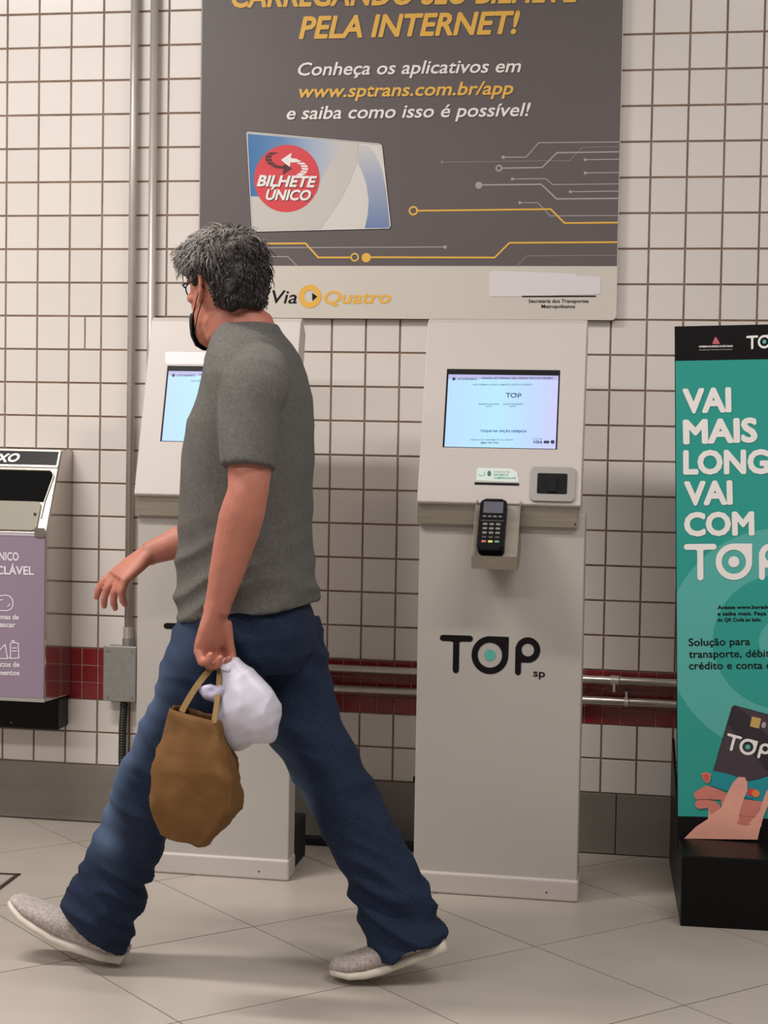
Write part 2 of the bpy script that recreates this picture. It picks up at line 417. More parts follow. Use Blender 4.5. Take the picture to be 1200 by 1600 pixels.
o = bm_obj('tile_field', mass, M['floor']); o.parent = fl; o['kind'] = 'stuff'

# ================================================================= PIPES, BOX
def pipe(name, pts, r, label, cat, m, couplings=(), clamps=()):
    e = empty(name, pts[0], label, cat)
    bm_obj('tube', tube(bmesh.new(), pts, r, 18), m, e, smooth=True)
    for a, b_ in couplings: bm_obj('coupling', tube(bmesh.new(), [a, b_], r * 1.28, 18), m, e, smooth=False)
    for lo, hi in clamps: bm_obj('clamp', B(lo, hi, .002), M['galv'], e)
    return e
jb_x0, jb_x1, jb_z0, jb_z1 = .338, .432, .382, .542
pipe('conduit_pipe', [(.402, -.032, 3.2), (.402, -.032, .565)], .0118, 'vertical grey metal conduit ending in the grey junction box', 'pipe', M['paintpipe'],
     [((.402, -.032, .60), (.402, -.032, .565))])
pipe('conduit_pipe', [(.462, -.032, 3.2), (.462, -.032, .46), (.462, -.032, .02)], .0118, 'vertical grey metal conduit running down behind the left ticket kiosk', 'pipe', M['paintpipe'])
e = empty('junction_box', (.385, 0, .38), 'square grey cast metal junction box on the tiled wall over the red band', 'box')
bm_obj('housing', B((jb_x0, -.052, jb_z0), (jb_x1, -.004, jb_z1), .004), M['jbox'], e)
lid = bm_obj('lid', B((jb_x0 - .004, -.060, jb_z0 - .003), (jb_x1 + .004, -.052, jb_z1 + .003), .003), M['jbox'], e)
for sx in (jb_x0 + .01, jb_x1 - .01):
    for sz in (jb_z0 + .011, jb_z1 - .011): sub('screw', tube(bmesh.new(), [(sx, -.0625, sz), (sx, -.059, sz)], .004, 10), M['steel'], lid)
bm_obj('pipe_socket', tube(bmesh.new(), [(.402, -.032, .566), (.402, -.032, .536)], .017, 16), M['jbox'], e, smooth=False)
pts = [(.392, -.034, .384), (.392, -.034, .36), (.389, -.036, .3), (.39, -.04, .2), (.398, -.045, .12), (.43, -.05, .04), (.46, -.06, .012)]
pts2 = []; rr = []
for i in range(len(pts) - 1):
    a, b_ = Vector(pts[i]), Vector(pts[i + 1]); n = max(2, int((b_ - a).length / .004))
    for k in range(n): pts2.append(a.lerp(b_, k / n)); rr.append(.0125 if len(pts2) % 2 else .0105)
o = bm_obj('flexible_hose', tube(bmesh.new(), pts2, rr, 12), M['hose']); o['label'] = 'black corrugated hose dropping from under the grey junction box'; o['category'] = 'hose'
zr1, zr2 = .503, .444
pipe('wall_pipe', [(.432, -.033, zr1), (XR, -.033, zr1)], .0118, 'upper of the two horizontal metal pipes across the red tile band', 'pipe', M['galv'],
     [((1.822, -.033, zr1), (1.846, -.033, zr1))], [((1.829, -.046, zr1 - .032), (1.838, -.006, zr1 - .008))])
pipe('wall_pipe', [(.432, -.033, zr2), (XR, -.033, zr2)], .0118, 'lower of the two horizontal metal pipes across the red tile band', 'pipe', M['galv'],
     [((1.862, -.033, zr2), (1.874, -.033, zr2))], [((1.864, -.046, zr2 + .006), (1.872, -.006, zr2 + .03))])
o = bm_obj('cable_duct', B((.93, -.12, 0), (1.36, -.085, .022), .003), M['blackmatt']); o['label'] = 'low black cable duct on the floor between the two ticket kiosks'; o['category'] = 'duct'
# floor hatch, a square steel frame let into the floor
c0 = at(33, 1366, 0); d = ray(33, 1366); c0 = CAM + d * (-CAM.z / d.z)
dA = ray(0, 1364.5); cA = CAM + dA * (-CAM.z / dA.z); dB = ray(0, 1391); cB = CAM + dB * (-CAM.z / dB.z)
da = (cA - c0).normalized(); db = (cB - c0).normalized()
e = empty('floor_hatch', c0, 'square floor hatch with a rusty dark metal frame at the left edge', 'hatch')
L_ = .5
def slab(bm_, o_, a, b_, la, lb, z0, z1):
    q = [o_, o_ + a * la, o_ + a * la + b_ * lb, o_ + b_ * lb]
    lo = [bm_.verts.new((p.x, p.y, z0)) for p in q]; hi = [bm_.verts.new((p.x, p.y, z1)) for p in q]
    bm_.faces.new(lo); bm_.faces.new(hi)
    for i in range(4): bm_.faces.new((lo[i], lo[(i + 1) % 4], hi[(i + 1) % 4], hi[i]))
rust = mat('rusty_steel', sr(70, 48, 38), 0.7, metal=0.4, var=0.4, vscale=40)
fr = bmesh.new()
slab(fr, c0, da, db, L_, .012, -.01, .0018); slab(fr, c0, da, db, .012, L_, -.01, .0018)
slab(fr, c0 + db * L_, da, db, L_, .012, -.01, .0018); slab(fr, c0 + da * L_, da, db, .012, L_ + .012, -.01, .0018)
bm_obj('frame', fr, rust, e)
cv = bmesh.new(); slab(cv, c0 + da * .016 + db * .016, da, db, L_ - .02, L_ - .02, -.006, .0012); bm_obj('cover', cv, M['floor'], e)

# ================================================================= POSTER
PX0, PX1 = .604, 1.815
def rounded_rect(x0, y0, x1, y1, r, n=6):
    out = []
    for cx, cy, a in ((x1 - r, y1 - r, 0), (x0 + r, y1 - r, PI / 2), (x0 + r, y0 + r, PI), (x1 - r, y0 + r, 1.5 * PI)):
        for k in range(n + 1): t = a + PI / 2 * k / n; out.append((cx + r * math.cos(t), cy + r * math.sin(t)))
    return out
e = empty('information_poster', (1.21, 0, 1.519), 'large charcoal information board with gold headline and printed travel card above the kiosks', 'poster')
PP = Plane((PX0, -.030, 1.519), (1, 0, 0), (0, 0, 1))
PW, PH = PX1 - PX0, 1.18
bm = bmesh.new(); prof = rounded_rect(0, 0, PW, PH, .014)
fa = [bm.verts.new((PX0 + u, -.030, 1.519 + v)) for u, v in prof]; ba = [bm.verts.new((PX0 + u, -.010, 1.519 + v)) for u, v in prof]
bm.faces.new(fa); bm.faces.new(ba)
for i in range(len(fa)): bm.faces.new((fa[i], fa[(i + 1) % len(fa)], ba[(i + 1) % len(fa)], ba[i]))
board = bm_obj('board', bm, M['postw'], e)
for x in (PX0 + .08, PX1 - .08):
    for z in (1.6, 2.5): bm_obj('spacer', B((x - .01, -.011, z - .01), (x + .01, -.0085, z + .01)), M['black'], e)
zs = PP.uv(700, 415.5)[1]
o = flat('printed_ground', PP, [[(.0015, zs), (PW - .0015, zs), (PW - .0015, PH - .002), (.0015, PH - .002)]], M['poster'], board); o['label'] = 'charcoal printed ground'
P2 = lambda x, y: PP.uv(640 + x / 2.857, y / 2.857)
P1 = lambda x, y: PP.uv(300 + x / 3, y / 3)
def shadowed(body, L, R, cap, m, bold, sh):
    text(PP, body, (L[0] + 1.2, L[1] + 1.2), (R[0] + 1.2, R[1] + 1.2), cap, M['shadowprint'], board, bold + .012, sh, 2)
    text(PP, body, L, R, cap, m, board, bold, sh, 3)
shadowed('CARREGANDO SEU BILHETE', (362, 11), (906, 2), 34, M['gold'], .035, .22)
shadowed('PELA INTERNET!', (467, 60), (812, 51.5), 34, M['gold'], .035, .22)
shadowed('Conheça os aplicativos em', (465.5, 118), (814, 112.5), 20, M['white'], .012, .22)
shadowed('www.sptrans.com.br/app', (467, 152.5), (802, 147), 20, M['gold'], .016, .22)
shadowed('e saiba como isso é possível!', (448, 186.5), (829, 181), 20, M['white'], .012, .22)
# circuit lines
def poly(conv, pts, wd, m, layer=2, extra=None):
    q = [conv(*p) for p in pts]; flat('circuit_line', PP, stroke(q, wd) + (extra or []), m, board, layer)
def dot(conv, x, y, r): return [circle(conv(x, y), r, n=20)]
g1, g2 = M['grayline'], M['grayline2']; EDGE = 935
poly(P2, [(418, 702), (520, 702), (577, 637), (EDGE + 3, 634)], .0028, g1, 2, dot(P2, 418, 702, .0050))
poly(P2, [(145, 724), (715, 717), (770, 658), (EDGE + 3, 655)], .0022, g2, 2, dot(P2, 145, 724, .0045))
poly(P2, [(415, 751), (592, 748), (658, 682), (EDGE, 678)], .0040, g1, 3, ringpoly(P2(399, 751), .0098, .0052))
poly(P2, [(784, 713), (EDGE, 711)], .0028, g1, 2, dot(P2, 784, 713, .0045))
poly(P2, [(784, 772), (EDGE, 770)], .0028, g1, 2, dot(P2, 784, 772, .0045))
poly(P2, [(459, 799), (608, 798), (640, 824), (EDGE - 2, 821)], .0026, g1, 2, dot(P2, 459, 799, .0045))
poly(P2, [(309, 826), (588, 823), (656, 888), (EDGE - 3, 886)], .0042, g1, 3, dot(P2, 309, 827, .0100))
poly(P2, [(718, 856), (EDGE - 2, 853)], .0028, g1, 2, dot(P2, 718, 856, .0045))
poly(P2, [(492, 905), (573, 905), (628, 964), (EDGE - 6, 962)], .0024, g1, 2, dot(P2, 492, 905, .0045))
poly(P2, [(38, 941), (630, 934), (692, 996), (EDGE - 8, 994)], .0048, M['gold'], 4, ringpoly(P2(17, 941), .0135, .0085))
poly(P1, [(150, 1143), (533, 1141), (592, 1207), (742, 1207)], .0050, M['gold'], 4, ringpoly(P1(763, 1206), .0125, .0080) + dot(P1, 817, 1208, .0135))
poly(lambda x, y: PP.uv(x, y), [(572, 402), (773, 402.5), (796, 379.5), (964, 378.5)], .0050, M['gold'], 4)
poly(P1, [(100, 1162), (1186, 1158)], .0026, g1, 2, dot(P1, 1186, 1158, .0050))
poly(P1, [(100, 1203), (450, 1203), (492, 1246)], .0026, g1, 2)
poly(P2, [(480, 1187), (524, 1142), (EDGE - 10, 1140)], .0026, g2, 2)
# chevron seam on the cream strip
poly(lambda x, y: PP.uv(x, y), [(400, 395), (424, 429), (408, 458)], .0050, g2, 3)
# printed travel card
Kc = lambda x, y: PP.uv(380 + x / 4.8, 190 + y / 4.8)
cx0 = PP.p(Kc(40, 90)).x; cx1 = PP.p(Kc(1100, 90)).x; cz0 = PP.p(Kc(0, 800)).z; cz1 = PP.p(Kc(0, 170)).z
blue = sr(48, 110, 165)
bm_blue = gradient_mat('card_blue_fade', 0, cx0, PP.p(Kc(760, 90)).x, [(0, blue), (.35, sr(92, 132, 180)), (.72, sr(168, 180, 200)), (1, sr(202, 197, 190))])
bm_str = gradient_mat('card_stripe_fade', 2, cz0, cz1, [(0, sr(108, 130, 172)), (.6, sr(165, 170, 190)), (1, sr(206, 202, 200))])
outline = [(30, 88), (38, 80), (1020, 168), (1040, 182), (1106, 780), (1094, 800), (96, 824), (70, 804)]
flat('card_edge', PP, [[Kc(x + (4 if x > 500 else -4), y + (4 if y > 400 else -4)) for x, y in outline]], M['ink'], board, 4)
flat('printed_card', PP, [[Kc(*p) for p in outline]], M['cardw'], board, 5)
flat('card_rim', PP, [q for q in stroke([Kc(*p) for p in outline], .0018, True)], M['white'], board, 12)
flat('card_blue_area', PP, [[Kc(*p) for p in [(36, 92), (866, 162), (858, 300), (800, 440), (740, 562), (56, 562)]]], bm_blue, board, 6)
sw = [(56, 560), (200, 562), (480, 530), (640, 420), (730, 300), (780, 168), (866, 166), (860, 260), (845, 330), (800, 450), (740, 570), (660, 690), (580, 806), (96, 816), (72, 800)]
flat('card_grey_sweep', PP, [[Kc(*p) for p in [(56, 562), (330, 562), (560, 540), (590, 420), (700, 250), (780, 168), (866, 166), (860, 260), (845, 330), (800, 450), (740, 570), (660, 690), (580, 806), (96, 816), (72, 800)]]], M['cardg'], board, 7)
flat('card_stripe', PP, [[Kc(*p) for p in [(868, 166), (935, 185), (990, 250), (1040, 360), (1070, 520), (1100, 796), (912, 802), (935, 700), (942, 590), (925, 470), (895, 380), (862, 310)]]], bm_str, board, 7)
flat('logo_disc', PP, [circle(Kc(328, 428), abs(Kc(573, 428)[0] - Kc(82, 428)[0]) / 2, abs(Kc(328, 175)[1] - Kc(328, 680)[1]) / 2)], M['redlogo'], board, 8)
flat('logo_dark_arrow', PP, [[Kc(*p) for p in pl] for pl in (
    [(268, 234), (205, 232), (178, 246), (222, 252)], [(176, 250), (220, 256), (214, 275), (166, 272)], [(165, 277), (214, 280), (220, 300), (172, 300)],
    [(176, 305), (222, 304), (250, 324), (195, 326)], [(205, 330), (255, 326), (305, 340), (250, 352)], [(300, 332), (318, 318), (370, 352), (298, 402), (304, 356), (262, 352)])], M['darkred'], board, 9)
flat('logo_white_arrow', PP, [[Kc(*p) for p in pl] for pl in (
    [(285, 288), (364, 235), (358, 274), (400, 280), (440, 300), (380, 308), (355, 306), (352, 345)], [(400, 308), (455, 308), (475, 322), (425, 322)], [(430, 328), (480, 328), (487, 344), (440, 342)],
    [(442, 348), (488, 350), (487, 366), (440, 362)], [(438, 368), (484, 372), (474, 388), (430, 380)], [(425, 384), (470, 392), (440, 408), (396, 404)])], M['white'], board, 9)
for dx, mm, ly in ((1.2, M['darkred'], 9), (0, M['white'], 10)):
    text(PP, 'BILHETE', (401.5 + dx, 290.5 + dx), (495 + dx, 292.5 + dx), 17, mm, board, .045, .25, ly)
    text(PP, 'ÚNICO', (415.5 + dx, 312 + dx), (486 + dx, 313 + dx), 16, mm, board, .045, .25, ly)
text(PP, 'Via', (425, 473.5), (464, 474), 20, M['ink'], board, .006, .2, 3)
flat('logo_ring', PP, ringpoly(PP.uv(484.5, 463), .0335, .0175), M['gold'], board, 3)
flat('logo_pointer', PP, [[PP.uv(488, 457.5), PP.uv(496, 463.5), PP.uv(488, 470)]], M['ink'], board, 4)
text(PP, 'Quatro', (506, 474), (611, 473.5), 19.5, M['gold'], board, .03, .2, 3)
Kb = lambda x, y: PP.uv(750 + x / 5.4545, 410 + y / 5.4545)
flat('redaction_patch', PP, [[Kb(*p) for p in [(78, 90), (105, 72), (820, 96), (830, 118), (1010, 118), (1028, 135), (1024, 262), (1008, 272), (360, 290), (90, 290), (78, 275)]]], M['blank'], board, 3)  # pale patch over a blurred-out area, not a real label
flat('rule', PP, stroke([Kb(362, 290), Kb(985, 288)], .0035), M['ink'], board, 4)
text(PP, 'Secretaria dos Transportes', (826, 472.8), (919.5, 472.8), 5.2, M['ink'], board, .01, 0, 4)
text(PP, 'Metropolitanos', (846, 481.2), (898.5, 481.2), 5.2, M['ink'], board, .01, 0, 4)

# ================================================================= KIOSKS
KX0, KX1, KY = 1.337, 1.763, -.52                 # right kiosk: body sides and front
e = empty('ticket_kiosk', ((KX0 + KX1) / 2, KY, 0), 'pale grey self-service ticket kiosk on the right with the card terminal in its holder', 'kiosk', 'ticket kiosks')
K2 = e
bm_obj('base_plinth', B((KX0 - .003, KY - .012, 0), (KX1 + .004, KY + .075, .056), .006, 3), M['kiosk'], e, smooth=False)
body = bm_obj('cabinet', B((KX0, KY, .05), (KX1, KY + .078, 1.0), .003), M['kiosk_shaded'], e)
bm_obj('rear_base', B((KX0 + .012, KY + .07, 0), (KX1 - .008, KY + .27, .12), .004), M['blackmatt'], e)
bm_obj('gap_shade_strip', B((KX0 + .006, KY - .009, 0), (KX1 - .003, KY + .07, .0035)), M['black'], e)  # black strip standing in for the shade under the plinth
# tilted head panel
ty, tz, by, bz = -.405, 1.490, -.548, 1.030
K0 = Plane((1.333, by, bz), (1, 0, 0), (0, ty - by, tz - bz))
sl = Vector((0, ty - by, tz - bz)).normalized(); nn = K0.n
th = .074
prof = [(by, bz), (ty, tz), (ty + .022, tz + .012), (ty + .022 + .045, tz - .03), (by + .085, bz - .02), (by + .085, .99), (KY + .01, .99), (KY + .01, bz - .012), (by + .004, bz - .012), (by - .002, bz - .006)]
head = bm_obj('head_panel', prism(prof, 1.333, 1.752), M['kiosk'], e)
md = head.modifiers.new('b', 'BEVEL'); md.width = .003; md.segments = 2; md.limit_method = 'ANGLE'
band = bm_obj('steel_band', B((1.3325, -.536, .966), (1.745, KY + .01, 1.024), .0015), M['steel'], e)
sub('screw', tube(bmesh.new(), [(1.7385, -.538, .975), (1.7385, -.535, .975)], .002, 8), M['black'], band)
bm_obj('plinth_screw', tube(bmesh.new(), [(1.686, KY - .0128, .022), (1.686, KY - .010, .022)], .0022, 8), M['black'], e)
bm_obj('latch', B((KX0 - .006, KY + .006, .285), (KX0 + .001, KY + .02, .30), .001), M['black'], e)
# recessed display
q = [K0.uv(*p) for p in ((699, 577), (875, 578), (870.7, 702.5), (691, 698.5))]
u0, u1 = (q[0][0] + q[3][0]) / 2, (q[1][0] + q[2][0]) / 2; v0, v1 = (q[2][1] + q[3][1]) / 2, (q[0][1] + q[1][1]) / 2
def slab_on(pl, u0, v0, u1, v1, h0, h1, bm_=None, bev=0.0, r=None):
    bm_ = bm_ or bmesh.new(); pr = rounded_rect(u0, v0, u1, v1, r, 5) if r else [(u0, v0), (u1, v0), (u1, v1), (u0, v1)]
    a = [bm_.verts.new(pl.p(x, h0)) for x in pr]; b2 = [bm_.verts.new(pl.p(x, h1)) for x in pr]
    fs = [bm_.faces.new(a), bm_.faces.new(b2)]
    for i in range(len(pr)): bm_.faces.new((a[i], a[(i + 1) % len(pr)], b2[(i + 1) % len(pr)], b2[i]))
    if bev: bmesh.ops.bevel(bm_, geom=list(fs[1].edges), offset=bev, segments=2, affect='EDGES')
    return bm_
fr_ = bmesh.new(); wd = .0035
bez = bm_obj('screen', slab_on(K0, u0, v0, u1, v1, -.001, .0006), M['black'], e)
lit = [K0.uv(*p) for p in ((701, 586), (872.5, 586.5), (868.3, 701), (694.5, 698.5))]
la, lb, lc, ld = (lit[0][0] + lit[3][0]) / 2, (lit[1][0] + lit[2][0]) / 2, v0 + .0012, (lit[0][1] + lit[1][1]) / 2
scr_mat = gradient_mat('lit_display', 0, 1.333 + la, 1.333 + lb, [(0, sr(178, 214, 255)), (.45, sr(176, 228, 255)), (.75, sr(182, 212, 255)), (1, sr(200, 200, 255))], emit=0.72)
KS = Plane(K0.p((0, 0), .0012), K0.u, K0.v)
disp = flat('display_image', K0, [[(la, lc), (lb, lc), (lb, ld), (la, ld)]], scr_mat, bez, 3)
hdr = mat('display_header_violet', sr(186, 186, 236), 0.5, emit=0.66)
sink = mat('display_ink', sr(34, 38, 70), 0.5); sink2 = mat('display_ink_blue', sr(20, 90, 150), 0.5); sthin = mat('display_ink_soft', sr(84, 120, 140), 0.5)
flat('display_header', K0, [[(la, ld - .012), (lb, ld - .012), (lb, ld), (la, ld)]], hdr, bez, 4)
flat('display_icon', K0, [circle(K0.uv(709.3, 592.3), .0045, n=16)], sink, bez, 5)
text(K0, 'AUTOATENDIMENTO', (714.5, 594), (745.5, 594.3), 3.2, sink, bez, .03, 0, 5)
text(K0, 'ATENÇÃO: ESTE TERMINAL NÃO FORNECE TROCO EM DINHEIRO', (752, 592.6), (864.5, 592.3), 2.6, sink, bez, .04, 0, 5)
text(K0, 'ESTE TERMINAL ACEITA SOMENTE CARTÃO DE DÉBITO', (739, 602.6), (832, 602.4), 2.4, sthin, bez, .02, 0, 5)
top_logo(K0, (790, 614.2), (815, 614.7), (790, 621.5), sink, bez, None, 5)
text(K0, 'BILHETE UNITÁRIO', (748.5, 633), (780, 633), 2.4, sthin, bez, .03, 0, 5); text(K0, 'DIGITAL', (759, 636.2), (769, 636.2), 2.0, sthin, bez, .02, 0, 5)
text(K0, 'CARTÃO TRANSPORTE', (785.5, 633), (817.5, 633), 2.4, sthin, bez, .03, 0, 5); text(K0, 'RECARGA', (796, 636.2), (806.5, 636.2), 2.0, sthin, bez, .02, 0, 5)
text(K0, 'TOQUE NA OPÇÃO DESEJADA', (750.5, 675.3), (823, 675.8), 3.4, sink2, bez, .045, 0, 5)
text(K0, 'CENTRAL DE ATENDIMENTO AO CLIENTE', (735, 688.6), (802, 688.6), 2.2, sthin, bez, .02, 0, 5)
text(K0, '0800 770 7722', (751, 693.5), (779, 693.5), 2.6, sink, bez, .03, 0, 5)
text(K0, 'PAGUE COM', (832.5, 687), (847, 687), 1.8, sthin, bez, .02, 0, 5)
text(K0, 'VISA', (833, 693), (847.5, 693.2), 4.4, sink, bez, .04, 0.15, 5)
flat('display_badge', K0, [circle(K0.uv(852, 691), .0042, n=16), circle(K0.uv(856, 691), .0042, n=16), circle(K0.uv(863.5, 690.8), .0052, n=18)], sink, bez, 5)
# sticker, printer slot
flat('sticker', K0, [[K0.uv(*p) for p in [(744, 751), (745, 733.5), (748, 731), (799, 732), (808, 738), (810.5, 753.5)]]], mat('sticker_mint_white', sr(214, 226, 218), 0.5), head, 2)
text(K0, 'RETIRE AQUI SEU', (772, 738.6), (797, 738.8), 2.2, M['grayline'], head, .01, 0, 3)
text(K0, 'RECIBO E', (771.5, 743.4), (794, 743.6), 2.8, M['teal'], head, .02, 0, 3)
text(K0, 'COMPROVANTE', (771.5, 748.2), (806, 748.8), 2.8, M['teal'], head, .02, 0, 3)
flat('sticker_crest', K0, [circle(K0.uv(764.5, 740), .005, .0075, n=14)], mat('sticker_green', sr(70, 110, 90), .5), head, 3)
flat('sticker_swirl', K0, stroke([K0.uv(*p) for p in ((747.5, 741), (752, 744), (757, 742), (757.5, 737))], .0015), M['tealdot'], head, 3)
bm_obj('printer_slot', slab_on(K0, K0.uv(741.5, 757)[0], K0.uv(741.5, 757)[1], K0.uv(811, 757)[0], K0.uv(741.5, 753.6)[1], -.001, .0018), M['black'], e)
# card reader
ra, rb = K0.uv(828, 783), K0.uv(900, 731.5)
rdr = bm_obj('card_reader', slab_on(K0, ra[0], ra[1], rb[0], rb[1], -.001, .007, None, .002, .010), mat('silver_bezel', sr(152, 146, 142), .35, metal=.5, var=.05), e)
ra, rb = K0.uv(839, 772), K0.uv(887, 741.5)
sub('reader_face', slab_on(K0, ra[0], ra[1], rb[0], rb[1], .006, .0085, None, .0008, .003), M['black'], rdr)
sub('reader_slot', slab_on(K0, *K0.uv(846, 758.6), *K0.uv(881, 755.6), .0082, .0092), mat('slot_black', (0.002, 0.002, 0.002), .9), rdr)
sub('reader_lip', slab_on(K0, *K0.uv(855, 770), *K0.uv(870.5, 746.5), .0082, .0135, None, .002, .002), M['black'], rdr)
# front logo
KB = Plane((KX0, KY, 0), (1, 0, 0), (0, 0, 1))
top_logo(KB, (687.5, 991.7), (846.5, 996.3), (686.5, 1050.5), M['ink'], body, M['tealdot'], 3)
text(KB, 'sp', (833, 1056.5), (851.5, 1058), 11.5, M['ink'], body, .012, 0, 3)
# steel terminal holder, an open tray leaning out from the band
HX0, HX1 = 1.487, 1.601
hy0, hz0, hy1, hz1 = -.540, 1.028, -.628, .893
hd = bmesh.new()
prism([(hy0, hz0), (hy1, hz1), (hy1 + .004, hz1 - .002), (hy0 + .006, hz0 - .004)], HX0, HX1, hd)
for xa in (HX0, HX1 - .002):
    prism([(hy0 - .014, hz0 + .004), (hy1 - .014, hz1 + .006), (hy1 - .012, hz1 - .030), (-.575, hz1 - .030), (KY, hz1 + .01), (KY, hz0)], xa, xa + .002, hd)
prism([(hy1 - .014, hz1 + .003), (hy1 - .012, hz1 - .030), (hy1 - .010, hz1 - .030), (hy1 - .012, hz1 + .003)], HX0, HX1, hd)
prism([(hy1 - .012, hz1 - .030), (-.575, hz1 - .030), (-.575, hz1 - .027), (hy1 - .012, hz1 - .027)], HX0, HX1, hd)
bm_obj('terminal_holder', hd, M['steel2'], e)
bm_obj('holder_clip', B((1.513, -.545, 1.022), (1.551, -.535, 1.036), .003), M['steel2'], e)

K1 = copy_tree(K2); K1.location = Vector(K2.location) + Vector((-.765, .018, 0))
K1['label'] = 'pale grey self-service ticket kiosk on the left behind the walking man'
for ch in [c for c in K1.children if c.name.startswith('cabinet')][0].children: ch.location.x += .016
# made-up pale patch for a blurred-out area above the left kiosk's screen
k1head = [c for c in K1.children if c.name.startswith('head_panel')][0]
KL = Plane(K0.o + Vector((-.765, .018, 0)), K0.u, K0.v)
pts = [KL.uv(*p) for p in [(258, 552), (262, 549.5), (338, 551), (343, 555), (343, 567), (336, 569), (262, 569.5), (258, 567)]]
o = flat('redaction_patch', KL, [pts], M['blank'], k1head, 2)
o.location = Vector((.765, -.018, 0))
# card terminal resting in the holder
e = empty('card_terminal', (1.535, -.60, .90), 'black handheld card payment terminal with keypad in the steel holder', 'card terminal')
sd = Vector((0, hy0 - hy1, hz0 - hz1)).normalized()
KT = Plane(Vector((1.535, hy1, hz1)) + Vector((0, 0, 0)), (1, 0, 0), sd)
L0, L1 = .004, .152
hh = .004
tb = slab_on(KT, -.035, L0, .033, L1, hh - .002, hh + .026, None, .004, .012)
tbody = bm_obj('casing', tb, mat('terminal_black', sr(9, 8, 9), 0.6, spec=.12), e, smooth=False)
top = hh + .026
bm_obj('display', slab_on(KT, -.026, .110, .024, .143, top - .001, top + .001, None, 0, .002), mat('dim_lcd', sr(96, 94, 104), .15), e)
hk = mat('key_grey', sr(120, 116, 112), .5); kr = mat('key_red', sr(190, 96, 96), .5); ky = mat('key_yellow', sr(210, 205, 110), .5); kg = mat('key_green', sr(92, 150, 122), .5); kd = mat('key_dark', sr(54, 50, 50), .5)
for i in range(4): bm_obj('function_key', slab_on(KT, -.026 + i * .0132, .098, -.017 + i * .0132, .102, top - .001, top + .0016, None, .0005), hk, e)
for r in range(5):
    for c in range(3):
        m_ = hk if r < 3 else (kd if r == 3 else (kr, ky, kg)[c])
        bm_obj('key', slab_on(KT, -.024 + c * .0165, .074 - r * .0125, -.0125 + c * .0165, .080 - r * .0125, top - .001, top + .0022, None, .0008, .0012), m_, e)
bm_obj('ridge', slab_on(KT, -.030, .086, .028, .089, top - .001, top + .001), kd, e)

# ================================================================= TOTEM (teal advertising stand on the right)
e = empty('advertising_totem', (2.30, -.5, 0), 'teal and black advertising board standing in a black box base at the right edge', 'sign')
ang = math.radians(2.4)
ca, sa = math.cos(ang), math.sin(ang)
def rotz(bm_, o_, a):
    bmesh.ops.rotate(bm_, verts=bm_.verts, cent=o_, matrix=Matrix.Rotation(a, 3, 'Z')); return bm_
O_ = (2.024, -.676, 0)
TWD = .60
bm_obj('base_box', rotz(B((2.024, -.676, 0), (2.024 + TWD, -.500, .176), .003), O_, ang), M['black'], e)
bm_obj('base_back', rotz(B((2.030, -.470, 0), (2.024 + TWD - .006, -.06, .10), .003), O_, ang), M['blackmatt'], e)
for xa in (2.024, 2.024 + TWD - .006):
    bm_obj('side_wing', rotz(prism([(-.50, 0), (-.05, 0), (-.05, .350), (-.50, .175)], xa, xa + .006), O_, ang), M['black'], e)
pa = at(1054, 510, -.487); pb = at(1058, 1275, -.487)
vv = (pa - pb).normalized(); uu = Vector((vv.z, 0, -vv.x)).normalized()
TP = Plane(pb, uu, Vector((vv.x, 0, vv.z)))
ht = (pa - pb).length
vz = TP.uv(1100, 1316)[1]
pnl = bm_obj('board', slab_on(TP, 0, vz - .02, .575, ht, -.012, 0), M['ink'], e)
hd_v = TP.uv(1056, 564)[1]
def clipu(poly_, umin):                           # keep the part of a polygon with u > umin
    out = []
    for i in range(len(poly_)):
        a, b_ = poly_[i], poly_[(i + 1) % len(poly_)]
        if a[0] >= umin: out.append(a)
        if (a[0] >= umin) != (b_[0] >= umin):
            t = (umin - a[0]) / (b_[0] - a[0]); out.append((umin, a[1] + t * (b_[1] - a[1])))
    return out
flat('teal_ground', TP, [[(.002, 0), (.573, 0), (.573, hd_v), (.002, hd_v)]], M['teal'], pnl, 1)
TPu = lambda px, py: TP.uv(px, py)
cc = TPu(1222, 1003); s_px = (TPu(1200, 1003)[0] - TPu(1100, 1003)[0]) / 100
flat('light_circle', TP, [clipu(circle(cc, 182 * s_px, n=64), .002)], M['teal2'], pnl, 2)
flat('dark_circle', TP, [circle(cc, 108 * s_px, n=48)], M['teal'], pnl, 3)
flat('inner_circle', TP, [circle(cc, 36 * s_px, n=32)], M['teal2'], pnl, 4)
flat('crest', TP, [[TPu(*p) for p in [(1118, 526), (1122, 531), (1125, 537.5), (1113, 537.5), (1115, 531)]]], mat('crest_pink', sr(196, 92, 104), .5), pnl, 2)
text(TP, 'GOVERNO DO ESTADO DE SÃO PAULO', (1092, 543), (1145, 542), 2.8, M['white'], pnl, .05, 0, 2)
text(TP, 'Secretaria dos Transportes Metropolitanos', (1092.5, 547.5), (1144.5, 546.5), 1.8, M['grayline'], pnl, .03, 0, 2)
top_logo(TP, (1166, 525), (1223, 521.8), (1166, 546), M['white'], pnl, M['tealdot'], 2)
for s_, L, R, cap in (('VAI', (1067, 644.2), (1143, 642), 37), ('MAIS', (1067.5, 692.3), (1184, 689), 36.5), ('LONGE', (1067.5, 739.6), (1229, 738), 36), ('VAI', (1069.5, 788), (1145, 786.5), 36), ('COM', (1069, 836), (1179, 834.5), 35.5)):
    text(TP, s_, L, R, cap, M['white'], pnl, .055, 0, 5)
top_logo(TP, (1068.5, 850), (1226, 848.5), (1069, 906.5), M['white'], pnl, M['white'], 5)
